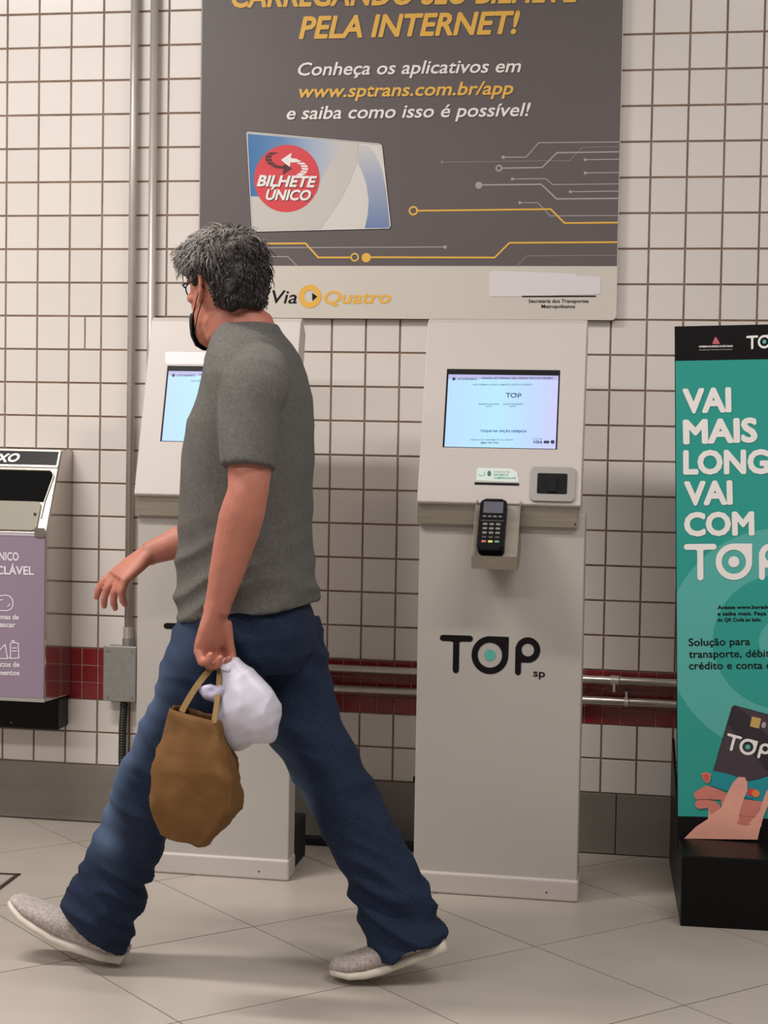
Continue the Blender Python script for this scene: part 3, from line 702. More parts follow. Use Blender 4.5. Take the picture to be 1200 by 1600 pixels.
for s_, L, R in (('Acesse www.boradetop.com.br', (1121, 951.5), (1247, 950.5)), ('e saiba mais. Faça a leitura', (1121, 961.5), (1236, 960.5)), ('do QR Code ao lado.', (1121, 971), (1190, 970.5))):
    text(TP, s_, L, R, 5.6, M['ink'], pnl, .035, 0, 5)
for s_, L, R in (('Solução para', (1076, 1009), (1172, 1007.5)), ('transporte, débito,', (1076.5, 1027.5), (1216, 1026)), ('crédito e conta digital', (1076.5, 1045.5), (1240, 1044.5))):
    text(TP, s_, L, R, 11.5, M['ink'], pnl, .012, 0, 5)
H = lambda x, y: TPu(1050 + x / 6.1538, 1080 + y / 6.1538)
HP = lambda pts: [H(*p) for p in pts]
flat('printed_card', TP, [HP([(575, 150), (600, 133), (1180, 290), (1040, 800), (880, 1065), (845, 1062), (372, 900), (395, 760)])], M['cardk'], pnl, 6)
flat('card_facet', TP, [HP([(540, 320), (940, 800), (735, 860), (395, 760)]), HP([(600, 140), (1180, 295), (1040, 560), (700, 200)])], M['cardk2'], pnl, 7)
flat('card_foot', TP, [HP([(395, 762), (560, 800), (735, 865), (830, 845), (1000, 790), (880, 1062), (850, 1064), (370, 905)])], M['teal3'], pnl, 8)
flat('card_chip', TP, [HP([(768, 240), (858, 262), (835, 358), (748, 335)])], M['orange'] if 0 else mat('print_chip', sr(196, 160, 92), .4), pnl, 8)
flat('card_mark', TP, [HP([(880, 290), (905, 305), (895, 350), (865, 350), (858, 320)])], M['grayline'], pnl, 8)
top_logo(TP, (1137, 1145), (1207, 1164), (1130.5, 1169.5), M['white'], pnl, M['tealdot'], 9)
flat('finger_back', TP, [HP(p) for p in ([(205, 985), (240, 950), (330, 905), (420, 930), (520, 975), (520, 1040), (420, 1040), (330, 1035), (230, 1040)],
    [(218, 1075), (240, 1045), (330, 1040), (420, 1055), (470, 1110), (440, 1160), (370, 1190), (345, 1120), (260, 1130), (228, 1110)],
    [(280, 790), (330, 772), (378, 800), (360, 870), (335, 885), (300, 850)],
    [(470, 1020), (720, 1040), (870, 1060), (860, 1300), (600, 1290), (480, 1200)])], M['skinp2'], pnl, 9)
flat('hand', TP, [HP([(115, 1414), (230, 1300), (345, 1225), (352, 1120), (372, 1185), (470, 1120), (530, 980), (590, 870), (640, 822), (700, 825), (724, 880), (722, 960), (690, 1030), (650, 1160), (640, 1260), (720, 1290), (840, 1150), (880, 1030), (915, 940), (930, 1010), (920, 1100), (880, 1200), (840, 1340), (822, 1424)])], M['skinp'], pnl, 10)
flat('finger_fold', TP, [HP([(650, 1155), (740, 1180), (850, 1110), (800, 1205), (640, 1190)]), HP([(640, 1240), (760, 1275), (700, 1290), (620, 1265)])], M['skinp2'], pnl, 11)
flat('thumb_nail', TP, [HP([(605, 880), (625, 835), (680, 835), (690, 890), (640, 925), (615, 910)])], M['skinp3'], pnl, 11)
flat('red_nail', TP, [HP([(300, 800), (330, 790), (355, 810), (340, 865), (315, 850)])], M['skinp4'], pnl, 11)
flat('brand_disc', TP, [circle(H(765, 968), 40 / 6.15 * s_px, n=24)], M['redlogo'], pnl, 11)
flat('brand_disc', TP, [circle(H(805, 980), 38 / 6.15 * s_px, n=24)], M['orange'], pnl, 12)

# ================================================================= BIN
e = empty('wall_bin', (.04, 0, .39), 'wall-mounted grey steel waste bin with lilac front panel and black sloping opening', 'bin')
X0, X1 = -.16, .217
prof = [(-.008, 1.124), (-.108, 1.120), (-.235, .882), (-.235, .398), (-.008, .384)]
shell = bm_obj('bin_body', prism(prof, X0, X1), M['binside'], e)
md = shell.modifiers.new('b', 'BEVEL'); md.width = .004; md.segments = 2
HO = Plane((X0, -.235, .882), (1, 0, 0), (0, .127, .238))
HL = (Vector((.127, .238))).length; WB = X1 - X0
hood = bm_obj('hood_frame', slab_on(HO, .0, .003, WB - .002, HL + .002, 0, .004), M['galvbin'], e)
hv = lambda py: HO.uv(60, py)[1]
sub('header_strip', slab_on(HO, .010, hv(728), WB - .008, hv(706.5), .004, .0055), M['black'], hood)
sub('header_rule', slab_on(HO, .0, hv(731.5), WB - .002, hv(728.5), .004, .008), M['steel2'], hood)
text(HO, 'LIXO', (-21, 723.5), (31, 722.3), 12.5, M['white'], hood, .05, .25, 18)
pr = [(0.02, hv(785)), (WB - .024, hv(785)), (WB - .010, hv(745)), (WB - .012, hv(740)), (WB - .02, hv(737.5)), (.02, hv(737.5))]
b3 = bmesh.new(); a = [b3.verts.new(HO.p(x, .004)) for x in pr]; c_ = [b3.verts.new(HO.p(x, .0062)) for x in pr]
b3.faces.new(a); b3.faces.new(c_)
for i in range(len(pr)): b3.faces.new((a[i], a[(i + 1) % len(pr)], c_[(i + 1) % len(pr)], c_[i]))
sub('opening', b3, mat('opening_black', (0.003, 0.003, 0.003), .8, spec=.1), hood)
rim = [HO.p(x, .007) for x in ((.02, hv(736)), (WB - .024, hv(736)), (WB - .014, hv(739)), (WB - .009, hv(745)), (WB - .022, hv(785)), (WB - .024, hv(810)))]
sub('opening_rim', tube(bmesh.new(), rim, .0022, 8), M['steel2'], hood)
flap = slab_on(HO, .012, hv(831), WB - .030, hv(786), .004, .010, None, .002, .012)
sub('flap', flap, M['olive'], hood)
sub('lock', tube(bmesh.new(), [HO.p((WB - .042, hv(806)), .009), HO.p((WB - .042, hv(806)), .013)], .0045, 12), M['black'], hood)
FP = Plane((X0, -.235, .398), (1, 0, 0), (0, 0, 1))
fpz = .484
pan = bm_obj('front_panel', slab_on(FP, .0, .010, WB - .003, fpz, 0, .003, None, .0008), M['lilac'], e)
sub('panel_trim', slab_on(FP, 0, fpz - .004, WB - .02, fpz + .003, .003, .0045), mat('pale_lilac_trim', sr(190, 178, 190), .4), pan)
sub('bottom_trim', slab_on(FP, 0, .0, WB - .001, .010, 0, .004), M['galvbin'], pan)
bm_obj('corner_clip', slab_on(FP, WB - .034, fpz - .006, WB - .002, fpz + .02, .003, .007, None, .001, .006), M['steel2'], e)
F3 = Plane((X0, -.238, .398), (1, 0, 0), (0, 0, 1))
text(F3, 'ÚNICO', (-10, 875), (29.5, 876), 13, M['lilacw'], pan, .03, 0, 3)
text(F3, 'NÃO RECICLÁVEL', (-83, 896), (53, 898), 13, M['lilacw'], pan, .03, 0, 3)
text(F3, 'Gomas de', (-12, 967), (29.5, 968), 8, M['lilacw'], pan, .025, 0, 3)
text(F3, 'mascar', (-9, 979), (24.5, 980), 8, M['lilacw'], pan, .025, 0, 3, ref='H')
text(F3, 'Restos de', (-12, 1041.5), (31, 1042), 8, M['lilacw'], pan, .025, 0, 3)
text(F3, 'alimentos', (-14, 1054.5), (31, 1055), 8, M['lilacw'], pan, .025, 0, 3)
Fp = lambda x, y: F3.uv(x / 4.85, 830 + y / 4.85)
flat('gum_icon', F3, stroke([Fp(*p) for p in [(-40, 500), (-20, 487), (20, 488), (45, 483), (75, 492), (97, 520), (100, 560), (85, 590), (50, 603), (10, 600), (-20, 605), (-45, 580), (-55, 540)]], .0030, True) + stroke([Fp(60, 570), Fp(78, 552)], .003) + stroke([Fp(0, 522), Fp(22, 520)], .003), M['lilacw'], pan, 3)
flat('food_icon', F3, stroke([Fp(*p) for p in [(-60, 940), (-45, 880), (-20, 860), (0, 900), (40, 858), (52, 930), (58, 960), (80, 958)]], .0030) +
     stroke([Fp(*p) for p in [(82, 965), (80, 860), (90, 840), (140, 850), (144, 960)]], .0030, True) + stroke([Fp(95, 885), Fp(128, 885)], .003) + stroke([Fp(95, 908), Fp(128, 908)], .003) +
     stroke([Fp(110, 845), Fp(105, 828), Fp(92, 830)], .003) + stroke([Fp(-60, 960), Fp(58, 966)], .003), M['lilacw'], pan, 3)
br = bm_obj('mounting_box', B((X0 + .02, -.10, .292), (X1 - .007, -.010, .385), .003), M['black'], e)
sub('screw', tube(bmesh.new(), [at(17.5, 1129, -.1015), at(17.5, 1129, -.098)], .0025, 10), M['steel2'], br)

# ================================================================= WALKING MAN
WY = -1.25                                        # he walks to the left, parallel to the wall
man = empty('person', (at(385, 1500, WY).x, WY, 0), 'man in grey t-shirt and blue jeans walking left while looking at the kiosks, holding bags', 'person')
VX, VY = Vector((1, 0, 0)), Vector((0, 1, 0)); VZ = Vector((0, 0, 1))
def ring(bm_, c, A, B_, ra, rb, n=28, sq=1.0):
    out = []
    for k in range(n):
        t = 2 * PI * k / n; cc_, ss = math.cos(t), math.sin(t)
        if sq != 1.0: cc_ = math.copysign(abs(cc_) ** sq, cc_); ss = math.copysign(abs(ss) ** sq, ss)
        out.append(bm_.verts.new(Vector(c) + A * cc_ * ra + B_ * ss * rb))
    return out
def skin_rings(bm_, rings):
    n = len(rings[0])
    for a, b_ in zip(rings, rings[1:]):
        for k in range(n): bm_.faces.new((a[k], a[(k + 1) % n], b_[(k + 1) % n], b_[k]))
    bm_.faces.new(rings[0]); bm_.faces.new(rings[-1])
def limb(bm_, pts, rad, ref=VY, n=20, sub_=4, last=None, roundcap=False):
    """Catmull-Rom limb through pts; rad: (in-plane, across) radii"""
    P_ = [Vector(p) for p in pts]; R_ = [Vector(r if isinstance(r, (tuple, list)) else (r, r)) for r in rad]
    def cr(L, i, t):
        p0, p1, p2, p3 = L[max(i - 1, 0)], L[i], L[i + 1], L[min(i + 2, len(L) - 1)]
        return 0.5 * ((2 * p1) + (p2 - p0) * t + (2 * p0 - 5 * p1 + 4 * p2 - p3) * t * t + (3 * p1 - p0 - 3 * p2 + p3) * t ** 3)
    Q, RR = [], []
    for i in range(len(P_) - 1):
        for k in range(sub_): Q.append(cr(P_, i, k / sub_)); RR.append(cr(R_, i, k / sub_))
    Q.append(P_[-1]); RR.append(R_[-1])
    if roundcap:
        d0 = (Q[0] - Q[1]).normalized(); d1 = (Q[-1] - Q[-2]).normalized()
        for f_, g_ in ((.5, .86), (.85, .5)):
            Q.append(Q[-1 if f_ == .5 else -1] + d1 * RR[-1][0] * (.5 if f_ == .5 else .35) * 1.0); RR.append(RR[-1] * g_ if f_ == .5 else RR[-1] * .6)
    rs = []
    for i, c in enumerate(Q):
        t = (Q[min(i + 1, len(Q) - 1)] - Q[max(i - 1, 0)]).normalized()
        if last is not None and i > len(Q) - 1 - sub_:
            f_ = (i - (len(Q) - 1 - sub_)) / sub_; t = t.lerp(last, f_).normalized()
        B_ = (ref - t * ref.dot(t)).normalized(); A_ = B_.cross(t)
        rs.append(ring(bm_, c, A_, B_, RR[i][0], RR[i][1], n))
    skin_rings(bm_, rs)
def remesh(bm_, voxel, smooth_it=4, fac=.5):
    me = D.meshes.new('tmp'); bmesh.ops.recalc_face_normals(bm_, faces=bm_.faces); bm_.to_mesh(me); bm_.free()
    o = D.objects.new('tmp', me); COL.objects.link(o)
    r_ = o.modifiers.new('r', 'REMESH'); r_.mode = 'VOXEL'; r_.voxel_size = voxel
    s_ = o.modifiers.new('s', 'SMOOTH'); s_.iterations = smooth_it; s_.factor = fac
    dg = bpy.context.evaluated_depsgraph_get(); dg.update()
    out = D.meshes.new_from_object(o.evaluated_get(dg)); D.objects.remove(o); D.meshes.remove(me)
    return out
def displace(me, fn):
    me.update(); ns = [v.normal.copy() for v in me.vertices]
    for v, n_ in zip(me.vertices, ns): v.co = v.co + n_ * fn(v.co, n_)
    me.update()
def sstep(a, b_, x):
    t = max(0, min(1, (x - a) / (b_ - a))); return t * t * (3 - 2 * t)

# --- key joints (world)
NECK = at(386, 520, WY)
HEADC = at(351, 453, WY)
SH_L, EL_L, WR_L = at(402, 592, -1.425), at(387, 770, -1.485), at(338, 955, -1.475)
SH_R, EL_R, WR_R = at(381, 594, -1.075), at(366, 815, -1.045), at(230, 866, -1.10)
HIP_L, KN_L, AN_L = at(372, 985, -1.335), at(246, 1214, -1.315), at(152, 1440, -1.30)
HIP_R, KN_R, AN_R = at(428, 985, -1.165), at(514, 1204, -1.20), at(625, 1465, -1.235)

# --- head frame
th_ = math.radians(40)
HF = Vector((-math.cos(th_), math.sin(th_), -.10)).normalized(); HS = Vector((-math.sin(th_), -math.cos(th_), 0)).normalized(); HU = HS.cross(HF).normalized()
if HU.z < 0: HU = -HU
HSC = .94
def hp(f_, s_, u_): return HEADC + (HF * f_ + HS * s_ + HU * u_) * HSC
HPROF = [(-.128, .062, .016, .016), (-.118, .055, .036, .034), (-.100, .040, .056, .048), (-.075, .020, .076, .060), (-.045, .004, .092, .067), (-.015, -.003, .098, .072),
         (.020, -.007, .101, .076), (.050, -.009, .100, .077), (.078, -.012, .090, .070), (.100, -.014, .068, .054), (.114, -.015, .042, .034), (.120, -.015, .016, .014)]
bb_ = bmesh.new()
skin_rings(bb_, [ring(bb_, hp(c, 0, u), HF, HS, a * HSC * (.95 if u > .06 else 1), b_ * HSC * (.95 if u > .06 else 1), 28) for u, c, a, b_ in HPROF])
# nose, brow, lips, chin
limb(bb_, [hp(.090, 0, .022), hp(.104, 0, -.004), hp(.117, 0, -.026)], [(.006, .007), (.009, .010), (.011, .014)], ref=HS, n=12, roundcap=True)
for s_ in (-1, 1):
    limb(bb_, [hp(.098, s_ * .012, -.030), hp(.106, s_ * .012, -.030)], [.008, .006], ref=HS, n=10)
    limb(bb_, [hp(.092, s_ * .012, .030), hp(.088, s_ * .034, .034), hp(.072, s_ * .052, .028)], [.007, .007, .005], ref=HU, n=10)
    limb(bb_, [hp(.070, s_ * .046, -.012), hp(.045, s_ * .060, -.016)], [.013, .010], ref=HU, n=10, roundcap=True)
limb(bb_, [hp(.090, -.022, -.060), hp(.098, 0, -.058), hp(.090, .022, -.060)], [.004, .007, .004], ref=HU, n=10)
limb(bb_, [hp(.088, -.020, -.071), hp(.095, 0, -.072), hp(.088, .020, -.071)], [.004, .007, .004], ref=HU, n=10)
# ears
for s_ in (-1, 1):
    e0 = [hp(-.004, s_ * .074, .026), hp(-.016, s_ * .082, .030), hp(-.026, s_ * .086, .014), hp(-.023, s_ * .084, -.008), hp(-.010, s_ * .079, -.026), hp(-.002, s_ * .074, -.034)]
    limb(bb_, e0, [.005, .0058, .006, .0056, .006, .005], ref=HF, n=10)
    limb(bb_, [hp(-.004, s_ * .072, .016), hp(-.016, s_ * .076, .0), hp(-.006, s_ * .074, -.024)], [(.010, .005), (.012, .005), (.007, .005)], ref=HS, n=10)
# neck to chest
limb(bb_, [hp(-.012, 0, -.03), hp(-.010, 0, -.085), NECK + Vector((0, 0, 0)), at(396, 570, WY), at(398, 640, WY)], [(.056, .056), (.060, .058), (.066, .070), (.062, .105), (.082, .14)], ref=VY, n=24)
limb(bb_, [at(398, 620, WY), at(392, 700, WY), at(386, 780, WY), at(385, 880, WY), at(388, 985, WY)], [(.10, .16), (.115, .165), (.12, .155), (.13, .15), (.13, .155)], ref=VY, n=24)
# arms
def arm(sh, el, wr, up=.050):
    limb(bb_, [sh, sh.lerp(el, .35), sh.lerp(el, .8), el, el.lerp(wr, .22), el.lerp(wr, .6), wr.lerp(el, .08), wr],
         [up, (up * .96, up * .96), (.046, .045), (.043, .043), (.047, .045), (.039, .036), (.029, .026), (.030, .024)], ref=VY, n=20)
limb(bb_, [at(398, 588, WY), SH_L], [(.05, .05), .045]); limb(bb_, [at(398, 588, WY), SH_R], [(.05, .05), .045])
arm(SH_L, EL_L, WR_L, .052); arm(SH_R, EL_R, WR_R, .050)
def hand(bm_, wr, d, n_, pink, curls, thumb, tcurl=.5, sc=1.0, spread=.05):
    """d: towards the knuckles, n_: palm normal, pink: towards the little finger; curls in radians per joint"""
    d = d.normalized(); n_ = (n_ - d * n_.dot(d)).normalized(); s_ = d.cross(n_)
    if s_.dot(pink) < 0: s_ = -s_
    q = lambda a, b_, c: wr + (d * a + s_ * b_ + n_ * c) * sc
    rs = [ring(bm_, q(a, b_, 0), s_, n_, hw * sc, ht_ * sc, 18, .85) for a, b_, hw, ht_ in ((-.02, 0, .027, .022), (.010, 0, .030, .020), (.040, 0, .038, .018), (.070, 0, .042, .0165), (.092, 0, .041, .013))]
    skin_rings(bm_, rs); tips = []
    for i, (off, L) in enumerate(((-.032, .074), (-.011, .084), (.011, .079), (.031, .062))):
        p = q(.083, off, 0); a = 0; pts = [p]; yaw = spread * (i - 1.4)
        cl = curls[i]
        for j, f_ in enumerate((.46, .30, .24)):
            a += cl[j]
            dr = (d * math.cos(yaw) + s_ * math.sin(yaw)) * math.cos(a) + n_ * math.sin(a)
            for h_ in (.5, 1.0): pts.append(p + dr * L * f_ * sc * h_)
            p = pts[-1]
        limb(bm_, pts, [.0105 * sc, .0102 * sc, .0100 * sc, .0092 * sc, .0088 * sc, .0084 * sc, .0072 * sc], ref=s_, n=12, sub_=2, roundcap=True)
        tips.append(pts)
    p0 = q(.022, -.024, .006); d1 = (d * thumb[0] - s_ * thumb[1] + n_ * thumb[2]).normalized(); p1 = p0 + d1 * .045 * sc
    d2 = (d1 + n_ * tcurl + d * .4).normalized(); p2 = p1 + d2 * .034 * sc; p3 = p2 + (d2 + n_ * tcurl * .6).normalized() * .026 * sc
    limb(bm_, [p0, p0.lerp(p1, .5), p1, p2, p3], [.016 * sc, .0145 * sc, .012 * sc, .011 * sc, .0088 * sc], ref=s_, n=12, sub_=3, roundcap=True)
    return tips
DL = (at(322, 1035, -1.470) - WR_L)
fist = (.55, 1.25, .9)
tL = hand(bb_, WR_L, DL, Vector((.85, -.5, 0)), Vector((-.5, -.85, 0)), [fist, (.6, 1.3, .9), (.62, 1.3, .95), (.7, 1.3, .95)], (1.0, .30, .30), .25, 1.0, .02)
DR = (at(196, 893, -1.13) - WR_R)
tR = hand(bb_, WR_R, DR, Vector((.25, .45, -.85)), Vector((-.1, -.9, .1)), [(.15, .35, .3), (.3, .4, .3), (.45, .45, .35), (.6, .5, .35)], (.75, .6, .5), .25, 1.0, .10)
# legs under the jeans, ankles
for hip, kn, an in ((HIP_L, KN_L, AN_L), (HIP_R, KN_R, AN_R)):
    limb(bb_, [hip, hip.lerp(kn, .5), kn, kn.lerp(an, .3), an.lerp(kn, .15), an], [.072, .062, .048, .046, .034, .036], ref=VY, n=18)
limb(bb_, [at(388, 950, WY), at(395, 1010, WY)], [(.12, .15), (.10, .12)], ref=VY)
me = remesh(bb_, .0036, 3, .45)
displace(me, lambda c, n_: noise.noise(c * 42) * .0007)
body_o = link('body', me, M['skin'], man, smooth=True)

# --- t-shirt
bs = bmesh.new()
T_ = [(505, 386, .066, .074), (520, 388, .074, .092), (536, 393, .084, .125), (556, 398, .092, .160), (584, 401, .100, .186), (620, 402, .112, .192), (660, 393, .127, .190), (700, 390, .134, .186),
      (760, 386, .139, .180), (820, 384, .143, .176), (880, 384, .147, .178), (925, 386, .151, .182), (952, 388, .155, .186)]
yw = math.radians(-8); FA_ = Vector((math.cos(yw), math.sin(yw), 0)); SA_ = Vector((-math.sin(yw), math.cos(yw), 0))
rs = []
for i, (py, px, hd_, hw_) in enumerate(T_):
    rs.append(ring(bs, at(px, py, WY), FA_, SA_, hd_, hw_, 40, .92))
# hem slopes up to the back
for v in rs[-1]: v.co.z += (v.co - at(388, 952, WY)).x * .13
for v in rs[-2]: v.co.z += (v.co - at(388, 925, WY)).x * .07
skin_rings(bs, rs)
slv_L = [at(400, 582, -1.36), SH_L + Vector((0, 0, .0)), at(388, 650, -1.450), at(387, 731, -1.478)]
limb(bs, slv_L, [(.064, .050), (.073, .060), (.066, .060), (.058, .060)], ref=VY, n=24, last=(EL_L - SH_L).normalized())
slv_R = [at(392, 588, -1.15), SH_R, SH_R.lerp(EL_R, .35), SH_R.lerp(EL_R, .65)]
limb(bs, slv_R, [(.060, .045), (.066, .058), (.062, .058), (.058, .058)], ref=VY, n=24)
me = remesh(bs, .0055, 5, .5)
zb_ = at(388, 940, WY).z; zc_ = at(388, 700, WY).z
def shirt_w(c, n_):
    low = 1 - sstep(zb_ - .02, zb_ + .28, c.z)
    d_ = .0026 * noise.noise(c * 9)
    ridge = 1 - abs(noise.noise(Vector((c.x * 5 + c.z * 5, c.y * 4, c.z * 17 - c.x * 9))) * 2)
    ridge2 = 1 - abs(noise.noise(Vector((c.x * 6, c.y * 3 + 7, c.z * 9 + c.x * 12))) * 2)
    d_ += (ridge - .5) * .010 * low + (ridge2 - .5) * .0035
    return d_
displace(me, shirt_w)
shirt = link('t_shirt', me, M['shirt'], man, smooth=True)
# hem and cuff seams
def ringband(name, pts, r, m_, parent):
    return sub(name, tube(bmesh.new(), pts + [pts[0]], r, 8, cap=False), m_, parent, smooth=True)

# --- jeans
bj = bmesh.new()
PV = [(928, 388, .128, .160), (955, 388, .138, .172), (985, 386, .150, .178), (1015, 384, .150, .172), (1040, 386, .125, .150)]
skin_rings(bj, [ring(bj, at(px, py, WY), VX, VY, a, b_, 32, .92) for py, px, a, b_ in PV])
px_ = 1 / 705.0
limb(bj, [at(362, 975, -1.335), at(328, 1050, -1.340), at(290, 1132, -1.335), at(248, 1206, -1.325), at(213, 1286, -1.315), at(180, 1370, -1.305), at(148, 1448, -1.300)],
     [(.112, .095), (.108, .094), (.092, .088), (.081, .078), (.076, .074), (.079, .074), (.091, .078)], ref=VY, n=32, last=Vector((-.62, 0, -.78)))
limb(bj, [at(432, 980, -1.165), at(452, 1058, -1.170), at(473, 1132, -1.185), at(515, 1208, -1.200), at(560, 1296, -1.215), at(602, 1380, -1.230), at(640, 1482, -1.240)],
     [(.100, .095), (.094, .094), (.086, .088), (.080, .080), (.076, .075), (.081, .075), (.092, .080)], ref=VY, n=32, last=Vector((.36, 0, -.93)))
me = remesh(bj, .0055, 4, .5)
def jeans_w(c, n_):
    k1 = math.exp(-((c.z - KN_L.z) / .10) ** 2) ; h1 = math.exp(-((c.z - (AN_L.z + .05)) / .11) ** 2); cr_ = math.exp(-((c.z - HIP_L.z + .10) / .10) ** 2)
    r1 = 1 - abs(noise.noise(Vector((c.x * 6, c.y * 6, c.z * 20 + c.x * 8))) * 2.2)
    r2 = 1 - abs(noise.noise(Vector((c.x * 9 + c.z * 4, c.y * 8 + 5, c.z * 11))) * 2.2)
    return (r1 - .5) * (.003 + .007 * k1 + .012 * h1 + .006 * cr_) + (r2 - .5) * .006
displace(me, jeans_w)
at_ = me.attributes.new('fade', 'FLOAT', 'POINT')
vals = []
for v in me.vertices:                             # worn paler on the front of thighs and the knees
    c = v.co; f_ = 0
    for a, b_ in ((HIP_L, KN_L), (HIP_R, KN_R)):
        t_ = max(0, min(1.15, (c - a).dot(b_ - a) / (b_ - a).length_squared)); q = a + (b_ - a) * t_
        dd = (c - q); f_ = max(f_, sstep(.02, .09, -dd.x * .9 + abs(dd.z) * .1) * math.exp(-(dd.length / .14) ** 4) * (.35 + .65 * sstep(.1, .9, t_)))
    vals.append(min(1, f_))
at_.data.foreach_set('value', vals)
jeans = link('jeans', me, M['jeans'], man, smooth=True)
# belt seen at the waistband under the shirt hem
wb = [at(388, 966, WY) + Vector((.152 * math.cos(t), .184 * math.sin(t), .152 * math.cos(t) * .13)) for t in [2 * PI * i / 40 for i in range(40)]]

# --- shoes
def shoe(name, heel, toe, up, sole_curve, L=.285):
    """heel, toe: ends of the sole underside; sole_curve: sag of the underside between them (t, offset)"""
    ax = (toe - heel); ln = ax.length; ax.normalize(); up = (up - ax * up.dot(ax)).normalized(); sd_ = ax.cross(up)
    bu, bsole = bmesh.new(), bmesh.new(); R1, R2 = [], []
    ST = [(0.0, .026, .042, .030), (.04, .032, .046, .030), (.15, .036, .054, .026), (.30, .036, .066, .024), (.42, .038, .074, .023), (.55, .044, .066, .022), (.70, .049, .054, .021), (.84, .047, .044, .020), (.94, .036, .034, .018), (1.0, .016, .022, .016)]
    for t, hw_, h_, so in ST:
        off = 0
        for (t0, o0), (t1, o1) in zip(sole_curve, sole_curve[1:]):
            if t0 <= t <= t1: f_ = (t - t0) / (t1 - t0); f_ = f_ * f_ * (3 - 2 * f_); off = o0 + (o1 - o0) * f_
        c = heel + ax * ln * t + up * off
        R2.append(ring(bsole, c + up * so / 2, sd_, up, hw_ + .004, so / 2, 20, .55))
        R1.append(ring(bu, c + up * (so * .6 + (h_ - so * .6) / 2), sd_, up, hw_, (h_ - so * .6) / 2, 20, .8))
    skin_rings(bu, R1); skin_rings(bsole, R2)
    mu = remesh(bu, .0035, 4, .5); ms = remesh(bsole, .0035, 2, .5)
    o_ = link(name, mu, M['knit'], man, smooth=True)
    s_ = D.objects.new('sole', ms); COL.objects.link(s_); ms.materials.append(M['sole']); s_.parent = o_
    for p_ in ms.polygons: p_.use_smooth = True
    return o_, ax, up, sd_
gz = lambda px, py: (lambda d: CAM + d * (-CAM.z / d.z))(ray(px, py))
hL = at(192, 1502, -1.285); hL.z = max(hL.z, .0); tL_ = at(14, 1412, -1.285)
shoe('shoe', Vector((hL.x, hL.y, .004)), tL_, VZ, [(0, .0), (.25, -.016), (.5, -.024), (.75, -.016), (1, 0)])
hR = at(700, 1484, -1.245); tR_ = at(517, 1527, -1.275)
shoe('shoe', hR, Vector((tR_.x, tR_.y, .012)), VZ, [(0, 0), (.3, -.008), (.55, -.016), (.75, -.016), (1, 0)])
# socks / ankle filler inside the hems belong to the body above

# --- hair
bh = bmesh.new()
HP2 = [(-.052, -.070, .040, .056), (-.030, -.068, .044, .068), (-.005, -.066, .050, .074), (.020, -.056, .062, .080), (.034, -.034, .088, .084), (.055, -.016, .110, .088), (.085, -.012, .110, .084), (.110, -.012, .096, .072), (.130, -.014, .066, .050), (.140, -.014, .028, .022)]
skin_rings(bh, [ring(bh, hp(c, 0, u), HF, HS, a * HSC * .93, b_ * HSC * .98, 28) for u, c, a, b_ in [(u * .96, c + .009, a, b_) for u, c, a, b_ in HP2]])
limb(bh, [hp(.060, 0, .085), hp(.092, .01, .086), hp(.112, .015, .074)], [(.035, .060), (.030, .050), (.014, .034)], ref=HS, n=16)
for s_ in (-1, 1): limb(bh, [hp(.026, s_ * .064, .045), hp(.018, s_ * .071, .024), hp(.014, s_ * .072, .010)], [(.016, .009), (.010, .007), (.006, .005)], ref=HS, n=12)
me = remesh(bh, .005, 3, .5)
displace(me, lambda c, n_: .009 * (noise.noise(c * 22)) + .004 * noise.noise(c * 60) + .005)
me.update()
pts = [(v.co.copy(), v.normal.copy()) for v in me.vertices]
b2 = bmesh.new(); b2.from_mesh(me); D.meshes.remove(me)
hr = random.Random(5)
lay = b2.verts.layers.float.new('grey')
def grey_at(c):
    u_ = (c - HEADC).dot(HU); f_ = (c - HEADC).dot(HF)
    return min(1, max(0, .26 + (u_ - .05) * 4.5 + f_ * 3.2 + noise.noise(c * 30) * .6))
for v in b2.verts: v[lay] = grey_at(v.co) * .8
CRW = hp(-.045, 0, .125)
for k in range(2600):
    c, n_ = hr.choice(pts)
    u_ = (c - HEADC).dot(HU); f_ = (c - HEADC).dot(HF)
    if u_ < -.045 and n_.z < -.3: continue
    if u_ < .034 and f_ > -.035: continue
    away = (c - CRW); flow = away - n_ * away.dot(n_)
    if flow.length < 1e-4: continue
    flow.normalize(); flow = (flow + n_.cross(flow) * (hr.gauss(0, .45) + noise.noise(c * 14) * 1.2) + n_ * (.25 + .35 * max(0, u_ * 8)) * hr.random()).normalized()
    if u_ > .03 and f_ > .0: flow = (flow + HF * .6 + HU * .25 * hr.random()).normalized()
    L_ = (.011 if u_ < .03 or f_ < -.07 else .018 if u_ < .045 and f_ > -.06 else .030) * hr.uniform(.7, 1.5); wv = hr.uniform(-1, 1)
    side = n_.cross(flow).normalized(); r0 = hr.uniform(.0012, .0026); gval = min(1, max(0, grey_at(c) + hr.uniform(-.35, .3)))
    prev = None
    for j in range(4):
        t = j / 3; p = c - n_ * .001 + flow * L_ * t + n_ * (.006 * math.sin(t * PI) - .005 * t * t) + side * wv * .008 * t * t
        rr_ = r0 * (1 - t) + .0002
        rg_ = [b2.verts.new(p + (side * math.cos(a) + n_ * math.sin(a)) * rr_) for a in (0, 2.1, 4.2)]
        for v in rg_: v[lay] = gval
        if prev:
            for i in range(3): b2.faces.new((prev[i], prev[(i + 1) % 3], rg_[(i + 1) % 3], rg_[i]))
        prev = rg_
me = D.meshes.new('hair'); b2.to_mesh(me); b2.free()
hair = link('hair', me, M['hair'], man, smooth=True)

